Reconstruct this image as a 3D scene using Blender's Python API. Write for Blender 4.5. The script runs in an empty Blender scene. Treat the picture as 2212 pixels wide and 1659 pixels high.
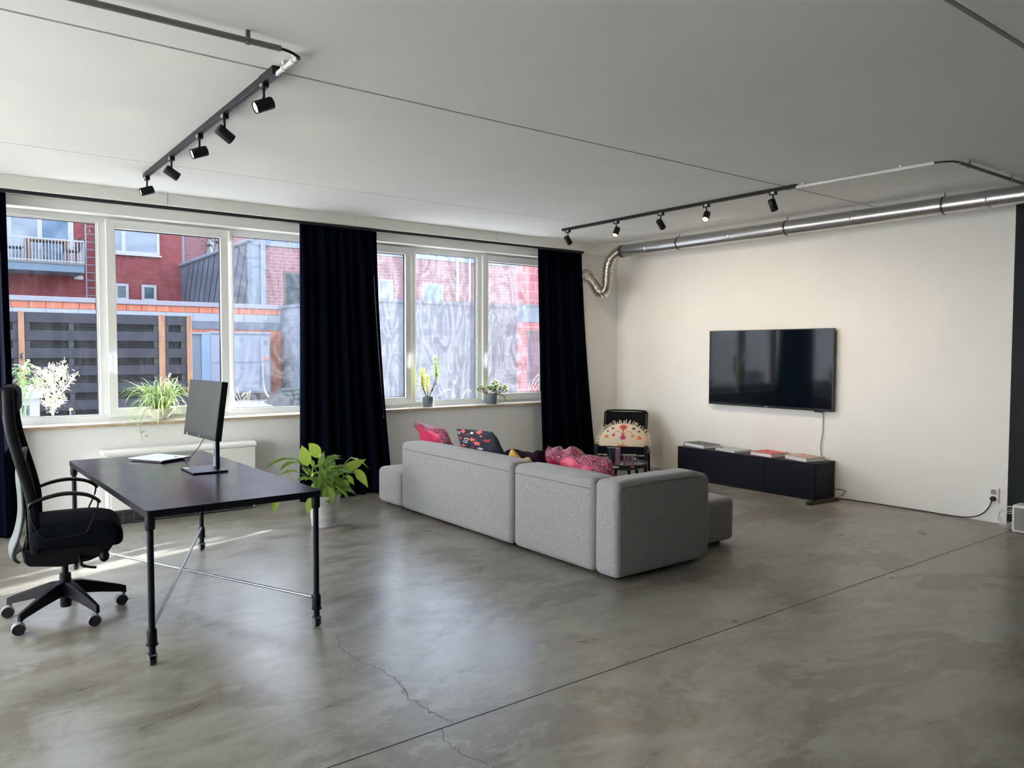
import bpy, bmesh, math, random
from math import sin, cos, pi, radians, sqrt, atan2, exp
from mathutils import Vector, Matrix, Euler, noise
sc = bpy.context.scene
col = sc.collection

# ---------------------------------------------------------------- camera
YAW, PITCH, ROLL, FPX = radians(37.182), radians(-2.463), radians(0.137), 1653.8
CAMH = 1.54
_f = Vector((sin(YAW)*cos(PITCH), cos(YAW)*cos(PITCH), sin(PITCH)))
_r = Vector((cos(YAW), -sin(YAW), 0)); _u = _r.cross(_f)
_r, _u = _r*cos(ROLL)+_u*sin(ROLL), _u*cos(ROLL)-_r*sin(ROLL)
cam = bpy.data.cameras.new('camera'); camo = bpy.data.objects.new('camera', cam); col.objects.link(camo)
camo.matrix_world = Matrix(((_r.x, _u.x, -_f.x, 0), (_r.y, _u.y, -_f.y, 0), (_r.z, _u.z, -_f.z, CAMH), (0, 0, 0, 1)))
cam.sensor_fit = 'HORIZONTAL'; cam.sensor_width = 36; cam.lens = 36*FPX/2212
cam.clip_start = 0.05; cam.clip_end = 200
sc.camera = camo

# ---------------------------------------------------------------- light and exposure
sc.view_settings.view_transform = 'Standard'; sc.view_settings.look = 'None'
sc.view_settings.gamma = 1; sc.view_settings.use_curve_mapping = False
sc.view_settings.exposure = 0.80
w = bpy.data.worlds.new('world'); sc.world = w; w.use_nodes = True
wn = w.node_tree; wn.nodes.clear()
sky = wn.nodes.new('ShaderNodeTexSky'); sky.sky_type = 'NISHITA'; sky.sun_disc = False
sky.sun_elevation = radians(15); sky.sun_rotation = radians(70); sky.altitude = 50
sky.air_density = 1.0; sky.dust_density = 1.2; sky.ozone_density = 1.0
CLOUD = 5.5
bg = wn.nodes.new('ShaderNodeBackground'); bg.inputs[1].default_value = 1.45
wo = wn.nodes.new('ShaderNodeOutputWorld')
tc = wn.nodes.new('ShaderNodeTexCoord'); cn = wn.nodes.new('ShaderNodeTexNoise'); cn.inputs['Scale'].default_value = 2.2; cn.inputs['Detail'].default_value = 6; cn.inputs['Distortion'].default_value = .6
cr = wn.nodes.new('ShaderNodeValToRGB'); cr.color_ramp.elements[0].position = .38; cr.color_ramp.elements[1].position = .58
cm = wn.nodes.new('ShaderNodeMix'); cm.data_type = 'RGBA'; cm.inputs[7].default_value = (CLOUD*1.0, CLOUD*1.0, CLOUD*1.0, 1)
wn.links.new(tc.outputs['Generated'], cn.inputs['Vector']); wn.links.new(cn.outputs['Fac'], cr.inputs[0]); wn.links.new(cr.outputs[0], cm.inputs[0]); wn.links.new(sky.outputs[0], cm.inputs[6])
wn.links.new(cm.outputs[2], bg.inputs[0]); wn.links.new(bg.outputs[0], wo.inputs[0])
SUNDIR = Vector((-0.942*cos(radians(15)), -0.336*cos(radians(15)), -sin(radians(15))))
sl = bpy.data.lights.new('sun', 'SUN'); sl.energy = 60.0; sl.angle = radians(0.55); sl.color = (1, .93, .82)
so = bpy.data.objects.new('sun', sl); col.objects.link(so)
so.rotation_euler = SUNDIR.to_track_quat('-Z', 'Y').to_euler(); so.location = (20, 14, 12)

def at(px, py, Y):
    d = _r*((px-1106)/FPX)-_u*((py-829.5)/FPX)+_f
    t = Y/d.y
    return Vector((0, 0, CAMH))+d*t

# ---------------------------------------------------------------- materials
MATS = {}
def nt(name):
    m = bpy.data.materials.new(name); m.use_nodes = True
    t = m.node_tree; t.nodes.clear()
    o = t.nodes.new('ShaderNodeOutputMaterial'); MATS[name] = m
    return m, t, o
def N(t, kind, **kw):
    n = t.nodes.new('ShaderNode'+kind)
    for k, v in kw.items():
        if k in n.inputs.keys(): n.inputs[k].default_value = v
        else: setattr(n, k, v)
    return n
def L(t, a, b): t.links.new(a, b)
def ramp(t, fac, stops):
    r = t.nodes.new('ShaderNodeValToRGB'); el = r.color_ramp.elements
    while len(el) < len(stops): el.new(0.5)
    for e, (p, c) in zip(el, stops):
        e.position = p; e.color = (*c, 1) if len(c) == 3 else c
    L(t, fac, r.inputs[0]); return r.outputs[0]
def mix(t, fac, a, b):
    m = t.nodes.new('ShaderNodeMix'); m.data_type = 'RGBA'
    for s, v in ((0, fac), (6, a), (7, b)):
        if isinstance(v, (int, float)): m.inputs[s].default_value = v
        elif isinstance(v, tuple): m.inputs[s].default_value = (*v, 1)
        else: L(t, v, m.inputs[s])
    return m.outputs[2]
def noise_tex(t, scale, detail=4, rough=.55, dist=0, vec=None, kind='Object', smul=None):
    tc = t.nodes.new('ShaderNodeTexCoord'); out = tc.outputs[kind]
    if smul:
        mp = t.nodes.new('ShaderNodeMapping'); mp.inputs['Scale'].default_value = smul; L(t, out, mp.inputs[0]); out = mp.outputs[0]
    n = N(t, 'TexNoise', Scale=scale, Detail=detail, Roughness=rough, Distortion=dist)
    L(t, out, n.inputs['Vector']); return n.outputs['Fac']
def pbr(name, color, rough=.5, metal=0, spec=.5, var=0, vscale=8, bump=0, bscale=60, sheen=0, coat=0, trans=0, smul=None):
    m, t, o = nt(name)
    b = t.nodes.new('ShaderNodeBsdfPrincipled'); L(t, b.outputs[0], o.inputs[0])
    b.inputs['Roughness'].default_value = rough; b.inputs['Metallic'].default_value = metal
    b.inputs['Specular IOR Level'].default_value = spec
    b.inputs['Sheen Weight'].default_value = sheen; b.inputs['Coat Weight'].default_value = coat
    b.inputs['Coat Roughness'].default_value = .05
    b.inputs['Transmission Weight'].default_value = trans
    if var:
        f = noise_tex(t, vscale, smul=smul)
        c0 = tuple(max(0, c*(1-var)) for c in color); c1 = tuple(min(1, c*(1+var)) for c in color)
        L(t, ramp(t, f, [(.3, c0), (.7, c1)]), b.inputs['Base Color'])
    else: b.inputs['Base Color'].default_value = (*color, 1)
    if bump:
        f = noise_tex(t, bscale, smul=smul); bp = N(t, 'Bump', Strength=bump, Distance=.01)
        L(t, f, bp.inputs['Height']); L(t, bp.outputs[0], b.inputs['Normal'])
    return m
def leafmat(name, color, tr=(.3, .5, .05), fac=.45, rough=.4, var=.25):
    m, t, o = nt(name)
    f = noise_tex(t, 14)
    b = N(t, 'BsdfPrincipled', Roughness=rough)
    c = ramp(t, f, [(.3, tuple(x*(1-var) for x in color)), (.7, tuple(min(1, x*(1+var)) for x in color))])
    L(t, c, b.inputs['Base Color'])
    tl = t.nodes.new('ShaderNodeBsdfTranslucent'); tl.inputs[0].default_value = (*tr, 1)
    mx = t.nodes.new('ShaderNodeMixShader'); mx.inputs[0].default_value = fac
    L(t, b.outputs[0], mx.inputs[1]); L(t, tl.outputs[0], mx.inputs[2]); L(t, mx.outputs[0], o.inputs[0])
    return m

wall_m = pbr('white_plaster', (.85, .84, .81), .85, var=.02, vscale=2, bump=.08, bscale=35)
pbr('window_wall_plaster', (.84, .84, .825), .85, var=.02, vscale=2, bump=.08, bscale=35)
pbr('ceiling_concrete', (.83, .835, .82), .9, var=.03, vscale=1.2, bump=.10, bscale=14)
pbr('grey_plaster', (.66, .66, .64), .9)
pbr('joint_grey', (.22, .21, .20), .9)
pbr('beam_paint', (.80, .80, .76), .8, var=.02, vscale=3, bump=.06, bscale=30)
pbr('dark_panel', (.010, .014, .017), .6, spec=.2, var=.35, vscale=3, bump=.1, bscale=8)
pbr('pvc_white', (.88, .89, .87), .32, spec=.5)
pbr('gasket', (.01, .01, .015), .6)
pbr('sill_board', (.74, .72, .68), .35, var=.05, vscale=6)
pbr('sill_edge', (.52, .40, .28), .6, var=.25, vscale=10, smul=(1, 6, 6))
pbr('sealant', (.02, .02, .03), .7)
pbr('crack', (.10, .095, .085), .95)
pbr('black_track', (.006, .007, .011), .42, spec=.35)
pbr('track_silver', (.6, .6, .6), .4, metal=.6)
pbr('white_conduit', (.78, .78, .77), .45)
pbr('grey_conduit', (.22, .23, .23), .5)
pbr('black_rubber', (.008, .009, .012), .55)
pbr('rail_black', (.006, .007, .012), .4)
pbr('radiator_white', (.80, .80, .78), .4)
pbr('grille_grey', (.10, .105, .11), .5, metal=.3)
pbr('grille_dark', (.01, .01, .012), .8)
pbr('galv', (.50, .51, .52), .30, metal=1, var=.08, vscale=5, bump=.03, bscale=40, smul=(8, .6, 8))
pbr('flex_foil', (.66, .63, .57), .2, metal=1, bump=.15, bscale=60)
pbr('steel_dark', (.10, .10, .10), .4, metal=.8)
pbr('cabinet_black', (.0025, .003, .009), .45, spec=.25, bump=.03, bscale=80)
pbr('tv_black', (.004, .005, .008), .25)
m, t, o = nt('tv_screen')
b = N(t, 'BsdfPrincipled', Roughness=.06); b.inputs['Base Color'].default_value = (.003, .006, .010, 1); b.inputs['Specular IOR Level'].default_value = .22
L(t, b.outputs[0], o.inputs[0])
pbr('monitor_screen', (.012, .017, .020), .42, spec=.4)
pbr('monitor_plastic', (.004, .005, .010), .4, spec=.3)
pbr('laptop_silver', (.62, .65, .70), .3, metal=.7)
pbr('laptop_dark', (.02, .02, .025), .4)
pbr('logo_grey', (.35, .38, .42), .3, metal=.5)
pbr('label_white', (.75, .75, .72), .5)
pbr('pot_concrete', (.46, .48, .49), .7, var=.18, vscale=5, smul=(1, 1, 4))
pbr('pot_grey', (.13, .16, .18), .55)
pbr('bowl_cream', (.78, .74, .62), .3)
pbr('soil', (.03, .022, .015), .95)
leafmat('lily_leaf', (.05, .15, .03), (.42, .62, .06), .5)
leafmat('lily_leaf_lit', (.18, .32, .05), (.55, .68, .10), .5)  # paler copy of the leaf, sunlight put into its colour
leafmat('spider_green', (.22, .38, .14), (.35, .55, .12), .45)
leafmat('spider_cream', (.78, .82, .60), (.85, .88, .50), .45)
leafmat('needle_green', (.22, .38, .14), (.55, .72, .15), .5)
leafmat('needle_yellow', (.45, .50, .12), (.85, .85, .2), .5)
leafmat('succulent', (.20, .28, .16), (.50, .58, .25), .35)
leafmat('stem_green', (.16, .26, .07), (.4, .5, .1), .3)
pbr('stem_brown', (.22, .13, .06), .8, var=.4, vscale=30)
pbr('cream_fringe', (.72, .64, .48), .8)
pbr('chair_fabric', (.004, .006, .009), .95, spec=.1, bump=.2, bscale=300)
pbr('chair_plastic', (.003, .0035, .006), .5, spec=.2)
pbr('chair_grey', (.085, .10, .10), .6, bump=.15, bscale=200)
pbr('caster_grey', (.20, .20, .21), .4)
pbr('pipe_black', (.002, .003, .008), .5, spec=.2, bump=.08, bscale=60)
pbr('pipe_steel', (.30, .32, .34), .35, metal=.85, var=.2, vscale=20)
pbr('mesh_black', (.003, .004, .006), .7, spec=.12)
pbr('armchair_wood', (.004, .005, .008), .45, spec=.3)
pbr('table_tray', (.010, .012, .016), .35)
pbr('tray_surface', (.10, .115, .12), .3)
pbr('booklet_white', (.82, .82, .82), .5)
pbr('booklet_tan', (.30, .22, .14), .6, var=.6, vscale=60)
pbr('booklet_orange', (.85, .22, .10), .5)
pbr('candle_purple', (.40, .24, .36), .3, trans=.3)
pbr('ornament_silver', (.8, .8, .8), .25, metal=1)
pbr('page_white', (.78, .78, .78), .8, var=.06, vscale=200, smul=(1, 1, 20))
pbr('cover_black', (.022, .028, .030), .4)
pbr('cover_red', (.62, .03, .05), .4)
pbr('cover_orange', (.85, .22, .03), .4)
pbr('speaker_white', (.72, .71, .68), .4)
pbr('speaker_grille', (.26, .25, .23), .7, bump=.3, bscale=400)
pbr('socket_white', (.80, .78, .74), .35)
pbr('socket_grey', (.30, .29, .27), .5)
pbr('white_cable', (.75, .74, .72), .5)
pbr('strip_black', (.008, .008, .011), .4)
pbr('switch_red', (.5, .02, .02), .4)
# outdoors
pbr('fence_dark', (0.0100, 0.0125, 0.0220), .65, var=.12, vscale=4, bump=.1, bscale=50, smul=(0.1500, 0.5000, 1.5000))
pbr('fence_shadow', (0.0030, 0.0035, 0.0060), .8)
pbr('fence_strap', (0.0246, 0.0264, 0.0312), .7)
pbr('fence_post', (0.231, 0.121, 0.072), .8, var=.25, vscale=5, smul=(3, 3, .6))
pbr('coping_metal', (0.1925, 0.1848, 0.2156), .5)
pbr('block_white', (0.2288, 0.2464, 0.2904), .8, var=.06, vscale=2)
pbr('mortar_grey', (0.1155, 0.1309, 0.1617), .95, var=.25, vscale=2.5, bump=.5, bscale=8)
pbr('slate', (0.063, 0.083, 0.110), .5, var=.15, vscale=1)
pbr('cabinet_white', (0.2114, 0.2319, 0.2864), .5, var=.03, vscale=2)
pbr('cabinet_blue', (0.1568, 0.2145, 0.3052), .5)
pbr('cabinet_grille', (0.110, 0.138, 0.176), .6)
pbr('ext_white', (0.2695, 0.2772, 0.3003), .5)
pbr('pipe_zinc', (0.132, 0.165, 0.209), .5)
pbr('ext_blue', (0.121, 0.198, 0.297), .4)
pbr('gravel', (0.28, 0.28, 0.265), .95, var=.4, vscale=5, bump=.6, bscale=12)
pbr('rubble', (0.030, 0.033, 0.039), .95, var=.5, vscale=6, bump=.8, bscale=10)
pbr('green_pipe', (0.017, 0.044, 0.044), .5)
pbr('dry_grass', (0.363, 0.330, 0.242), .8)
leafmat('seed_head', (.62, .58, .44), (.8, .75, .5), .4, .8)
leafmat('buddleia', (.25, .42, .22), (.5, .7, .3), .5)
pbr('dark_seed', (0.033, 0.019, 0.017), .9)
pbr('balcony_steel', (0.2310, 0.2464, 0.2695), .4)
pbr('balcony_slab', (0.083, 0.127, 0.176), .6)
pbr('table_wood', (0.110, 0.039, 0.028), .6)
pbr('chair_black_ext', (0.006, 0.007, 0.009), .5)
def winglass(name, c1, c2, sc_=.7):  # opaque panes, reflections put into a blotchy base colour
    m, t, o = nt(name)
    f = noise_tex(t, sc_, 3, .6, 1.5)
    b = N(t, 'BsdfPrincipled', Roughness=.12); b.inputs['Specular IOR Level'].default_value = .25
    L(t, ramp(t, f, [(.35, c1), (.65, c2)]), b.inputs['Base Color']); L(t, b.outputs[0], o.inputs[0])
winglass('ext_glass_blue', (.03, .08, .14), (.16, .22, .28))
winglass('ext_glass_dark', (.02, .04, .05), (.07, .10, .11))
winglass('ext_glass_pale', (.10, .13, .18), (.24, .27, .31), .4)
def bricks(name, c1, c2, mort, bw, bh, ms=.012, axis='x', haze=0):
    m, t, o = nt(name)
    tc = t.nodes.new('ShaderNodeTexCoord'); sp = t.nodes.new('ShaderNodeSeparateXYZ'); cb = t.nodes.new('ShaderNodeCombineXYZ')
    L(t, tc.outputs['Object'], sp.inputs[0])
    L(t, sp.outputs[0 if axis == 'x' else 1], cb.inputs[0]); L(t, sp.outputs[2], cb.inputs[1])
    br = t.nodes.new('ShaderNodeTexBrick'); L(t, cb.outputs[0], br.inputs['Vector'])
    br.inputs['Color1'].default_value = (*c1, 1); br.inputs['Color2'].default_value = (*c2, 1); br.inputs['Mortar'].default_value = (*mort, 1)
    br.inputs['Scale'].default_value = 1; br.inputs['Mortar Size'].default_value = ms; br.inputs['Brick Width'].default_value = bw; br.inputs['Row Height'].default_value = bh
    br.inputs['Bias'].default_value = 0
    n = noise_tex(t, 1.1, 5, .6)
    c = mix(t, .35, br.outputs[0], mix(t, n, tuple(x*.55 for x in c1), tuple(min(1, x*1.7) for x in c2)))
    b = N(t, 'BsdfPrincipled', Roughness=.85); L(t, c, b.inputs['Base Color']); L(t, b.outputs[0], o.inputs[0])
    bp = N(t, 'Bump', Strength=.4, Distance=.01); L(t, br.outputs[1], bp.inputs['Height']); bp.invert = True; L(t, bp.outputs[0], b.inputs['Normal'])
bricks('brick_red', (0.125, 0.016, 0.020), (0.170, 0.026, 0.030), (0.121, 0.055, 0.055), .30, .10, .012)
bricks('brick_far', (0.143, 0.055, 0.066), (0.187, 0.083, 0.088), (0.220, 0.165, 0.187), .30, .10, .014)
bricks('block_orange', (0.319, 0.088, 0.050), (0.363, 0.121, 0.072), (0.286, 0.187, 0.154), .42, .32, .02)
bricks('block_grey_y', (0.1023, 0.1228, 0.1569), (0.1432, 0.1637, 0.1978), (0.1705, 0.1841, 0.2114), .40, .21, .014, 'y')
bricks('block_grey', (0.0745, 0.0880, 0.1155), (0.1045, 0.1185, 0.1485), (0.1320, 0.1405, 0.1650), .40, .21, .014)
bricks('block_red', (.17, .035, .042), (.24, .06, .065), (.26, .15, .16), .40, .21, .012)

# polished concrete floor
m, t, o = nt('polished_concrete')
b = t.nodes.new('ShaderNodeBsdfPrincipled'); L(t, b.outputs[0], o.inputs[0])
n1 = noise_tex(t, .55, 6, .6, 1.4, smul=(1, 1.6, 1)); n2 = noise_tex(t, 2.0, 9, .72, .7, smul=(1, 2.2, 1)); n3 = noise_tex(t, 22, 4, .6)
c1 = ramp(t, n1, [(.30, (0.135, 0.120, 0.092)), (.42, (0.204, 0.192, 0.159)), (.52, (0.294, 0.282, 0.244)), (.62, (0.269, 0.264, 0.233)), (.75, (0.196, 0.182, 0.151))])
c2 = ramp(t, n2, [(.34, (0.094, 0.078, 0.057)), (.44, (0.196, 0.180, 0.144)), (.54, (0.294, 0.282, 0.244)), (.7, (0.351, 0.340, 0.303))])
c = mix(t, .60, c1, c2)
c3 = ramp(t, n3, [(.3, (0.180, 0.168, 0.140)), (.7, (0.310, 0.296, 0.260))])
c = mix(t, .18, c, c3)
n4 = noise_tex(t, .85, 10, .68, .5, smul=(1, 1.5, 1)); n5 = noise_tex(t, 1.6, 10, .7, .4, smul=(1.3, 2, 1))
st1 = ramp(t, n4, [(.52, (0, 0, 0)), (.57, (.62, .62, .62)), (.66, (.45, .45, .45))]); st2 = ramp(t, n5, [(.57, (0, 0, 0)), (.61, (.5, .5, .5))])
c = mix(t, st1, c, (.135, .115, .088)); c = mix(t, st2, c, (.33, .325, .29)); L(t, c, b.inputs['Base Color'])
rr = ramp(t, n2, [(.3, (.26, .26, .26)), (.7, (.40, .40, .40))]); L(t, rr, b.inputs['Roughness'])
b.inputs['Specular IOR Level'].default_value = .48
b.inputs['Coat Weight'].default_value = .10; b.inputs['Coat Roughness'].default_value = .2
bp = N(t, 'Bump', Strength=.05, Distance=.01); L(t, n3, bp.inputs['Height']); L(t, bp.outputs[0], b.inputs['Normal'])

# black desk lacquer, scratched
m, t, o = nt('desk_top')
b = t.nodes.new('ShaderNodeBsdfPrincipled'); L(t, b.outputs[0], o.inputs[0])
n = noise_tex(t, 3, 3, .6, .8)
b.inputs['Base Color'].default_value = (.006, .007, .012, 1)
L(t, ramp(t, n, [(.3, (.20, .20, .20)), (.7, (.27, .27, .27))]), b.inputs['Roughness'])
b.inputs['Specular IOR Level'].default_value = .13
pbr('desk_edge', (.004, .005, .008), .5, spec=.2, var=.5, vscale=25)

# sofa weave
m, t, o = nt('sofa_fabric')
b = N(t, 'BsdfPrincipled', Roughness=.95); L(t, b.outputs[0], o.inputs[0]); b.inputs['Sheen Weight'].default_value = .25
b.inputs['Specular IOR Level'].default_value = .15
na = noise_tex(t, 210, 3, .7, 0, smul=(1, .35, 1)); nb = noise_tex(t, 210, 3, .7, 0, smul=(1, 1, .3)); nc = noise_tex(t, 1.5, 3)
ca = ramp(t, na, [(.35, (.18, .18, .185)), (.65, (.40, .40, .405))]); cb_ = ramp(t, nb, [(.35, (.19, .19, .19)), (.65, (.39, .39, .395))])
L(t, mix(t, .5, ca, cb_), b.inputs['Base Color'])
bp = N(t, 'Bump', Strength=.25, Distance=.003); L(t, na, bp.inputs['Height']); L(t, bp.outputs[0], b.inputs['Normal'])
pbr('sofa_seam', (.10, .10, .105), .9)
pbr('sofa_gap_shade', (.02, .025, .035), .9)

# curtain velvet
m, t, o = nt('curtain_fabric')
b = N(t, 'BsdfPrincipled', Roughness=1); b.inputs['Base Color'].default_value = (.0024, .0034, .0085, 1)
b.inputs['Sheen Weight'].default_value = .03; b.inputs['Sheen Roughness'].default_value = .3; b.inputs['Sheen Tint'].default_value = (.4, .7, .8, 1)
b.inputs['Specular IOR Level'].default_value = .02; L(t, b.outputs[0], o.inputs[0])

# satin and sequin pinks
m, t, o = nt('satin_pink')
b = N(t, 'BsdfPrincipled', Roughness=.36); b.inputs['Base Color'].default_value = (.60, .025, .10, 1); b.inputs['Sheen Weight'].default_value = .4
b.inputs['Sheen Tint'].default_value = (1, .5, .7, 1); L(t, b.outputs[0], o.inputs[0])
m, t, o = nt('sequin_pink')
n = noise_tex(t, 90, 2, .8)
b = N(t, 'BsdfPrincipled', Roughness=.4); L(t, ramp(t, n, [(.45, (.07, .004, .02)), (.54, (.36, .03, .09)), (.66, (.80, .25, .36))]), b.inputs['Base Color']); L(t, b.outputs[0], o.inputs[0])
bp = N(t, 'Bump', Strength=.8, Distance=.01); L(t, n, bp.inputs['Height']); L(t, bp.outputs[0], b.inputs['Normal'])
pbr('pillow_navy', (.012, .018, .035), .8); pbr('print_orange', (.85, .15, .07), .7); pbr('print_white', (.75, .74, .76), .7); pbr('print_red', (.42, .03, .05), .7)
pbr('print_coral', (.75, .12, .12), .7)
pbr('blanket_plum', (.016, .006, .014), .95, spec=.1, bump=.3, bscale=90); pbr('blanket_mustard', (.55, .36, .08), .8, bump=.3, bscale=50)
pbr('linen_cream', (.72, .62, .46), .85, bump=.3, bscale=150); pbr('embroid_orange', (.75, .20, .06), .8); pbr('embroid_magenta', (.50, .05, .16), .8)
pbr('embroid_purple', (.12, .07, .25), .8); pbr('embroid_red', (.60, .06, .04), .8); pbr('embroid_pink', (.75, .30, .28), .8)
# printed book covers
m, t, o = nt('cover_photo')
n = noise_tex(t, 16, 3, .6, 2); b = N(t, 'BsdfPrincipled', Roughness=.3)
L(t, ramp(t, n, [(.40, (.60, .60, .58)), (.50, (.30, .31, .31)), (.60, (.62, .62, .60)), (.7, (.12, .13, .13))]), b.inputs['Base Color']); L(t, b.outputs[0], o.inputs[0])
m, t, o = nt('cover_faces')
n = noise_tex(t, 18, 2, .5, 2.5); b = N(t, 'BsdfPrincipled', Roughness=.4)
L(t, ramp(t, n, [(.36, (.06, .03, .03)), (.44, (.62, .36, .26)), (.55, (.75, .58, .45)), (.64, (.50, .07, .05))]), b.inputs['Base Color']); L(t, b.outputs[0], o.inputs[0])

def glass(name, dirt=0.0, base=0.0, tint=(1, 1, 1), seed=0):
    """thin pane: transparent with a fresnel reflection; 'dirt' is a procedural film of smears that scatters light"""
    m, t, o = nt(name)
    tr = t.nodes.new('ShaderNodeBsdfTransparent'); tr.inputs[0].default_value = (*tint, 1)
    gl = t.nodes.new('ShaderNodeBsdfGlossy'); gl.inputs['Roughness'].default_value = .01
    lw = t.nodes.new('ShaderNodeLayerWeight'); lw.inputs[0].default_value = .5
    pw = t.nodes.new('ShaderNodeMath'); pw.operation = 'POWER'; L(t, lw.outputs['Facing'], pw.inputs[0]); pw.inputs[1].default_value = 5
    fr = t.nodes.new('ShaderNodeMath'); fr.operation = 'MULTIPLY_ADD'; L(t, pw.outputs[0], fr.inputs[0]); fr.inputs[1].default_value = .9; fr.inputs[2].default_value = .03
    mx = t.nodes.new('ShaderNodeMixShader'); L(t, fr.outputs[0], mx.inputs[0]); L(t, tr.outputs[0], mx.inputs[1]); L(t, gl.outputs[0], mx.inputs[2])
    out = mx.outputs[0]
    if dirt:
        a = noise_tex(t, 3.2, 6, .65, 3.0, smul=(1+seed*.1, 1, .5)); bb = noise_tex(t, 60, 3, .6)
        f = ramp(t, a, [(.38, (base, base, base)), (.50, (base+dirt*.35,)*3), (.56, (base+dirt*.9,)*3), (.62, (base+dirt*.3,)*3), (.75, (base+dirt,)*3)])
        g = ramp(t, bb, [(.3, (.7, .7, .7)), (.7, (1.2, 1.2, 1.2))])
        mu = t.nodes.new('ShaderNodeMath'); mu.operation = 'MULTIPLY'; L(t, f, mu.inputs[0]); L(t, g, mu.inputs[1])
        tl = t.nodes.new('ShaderNodeBsdfTranslucent'); tl.inputs[0].default_value = (.86, .90, 1, 1)
        df = t.nodes.new('ShaderNodeBsdfDiffuse'); df.inputs[0].default_value = (.8, .84, .95, 1)
        m2 = t.nodes.new('ShaderNodeMixShader'); m2.inputs[0].default_value = .3; L(t, tl.outputs[0], m2.inputs[1]); L(t, df.outputs[0], m2.inputs[2])
        m3 = t.nodes.new('ShaderNodeMixShader'); L(t, mu.outputs[0], m3.inputs[0]); L(t, out, m3.inputs[1]); L(t, m2.outputs[0], m3.inputs[2])
        out = m3.outputs[0]
    L(t, out, o.inputs[0])
TN = (.63, .66, .71)
glass('glass_open')
glass('glass_clear', .004, .0, TN, seed=1)
glass('glass_smeared', .02, .005, TN, seed=3)
glass('glass_hazy', .04, .014, TN, seed=5)
glass('acrylic', 0, 0, (.96, .93, .95))
def emis(name, c, s):
    m, t, o = nt(name); e = t.nodes.new('ShaderNodeEmission'); e.inputs[0].default_value = (*c, 1); e.inputs[1].default_value = s; L(t, e.outputs[0], o.inputs[0])
emis('lamp_glow', (1, .78, .45), 6); emis('lamp_ring', (1, .52, .22), 1.6)
def M(n): return MATS[n]

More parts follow.
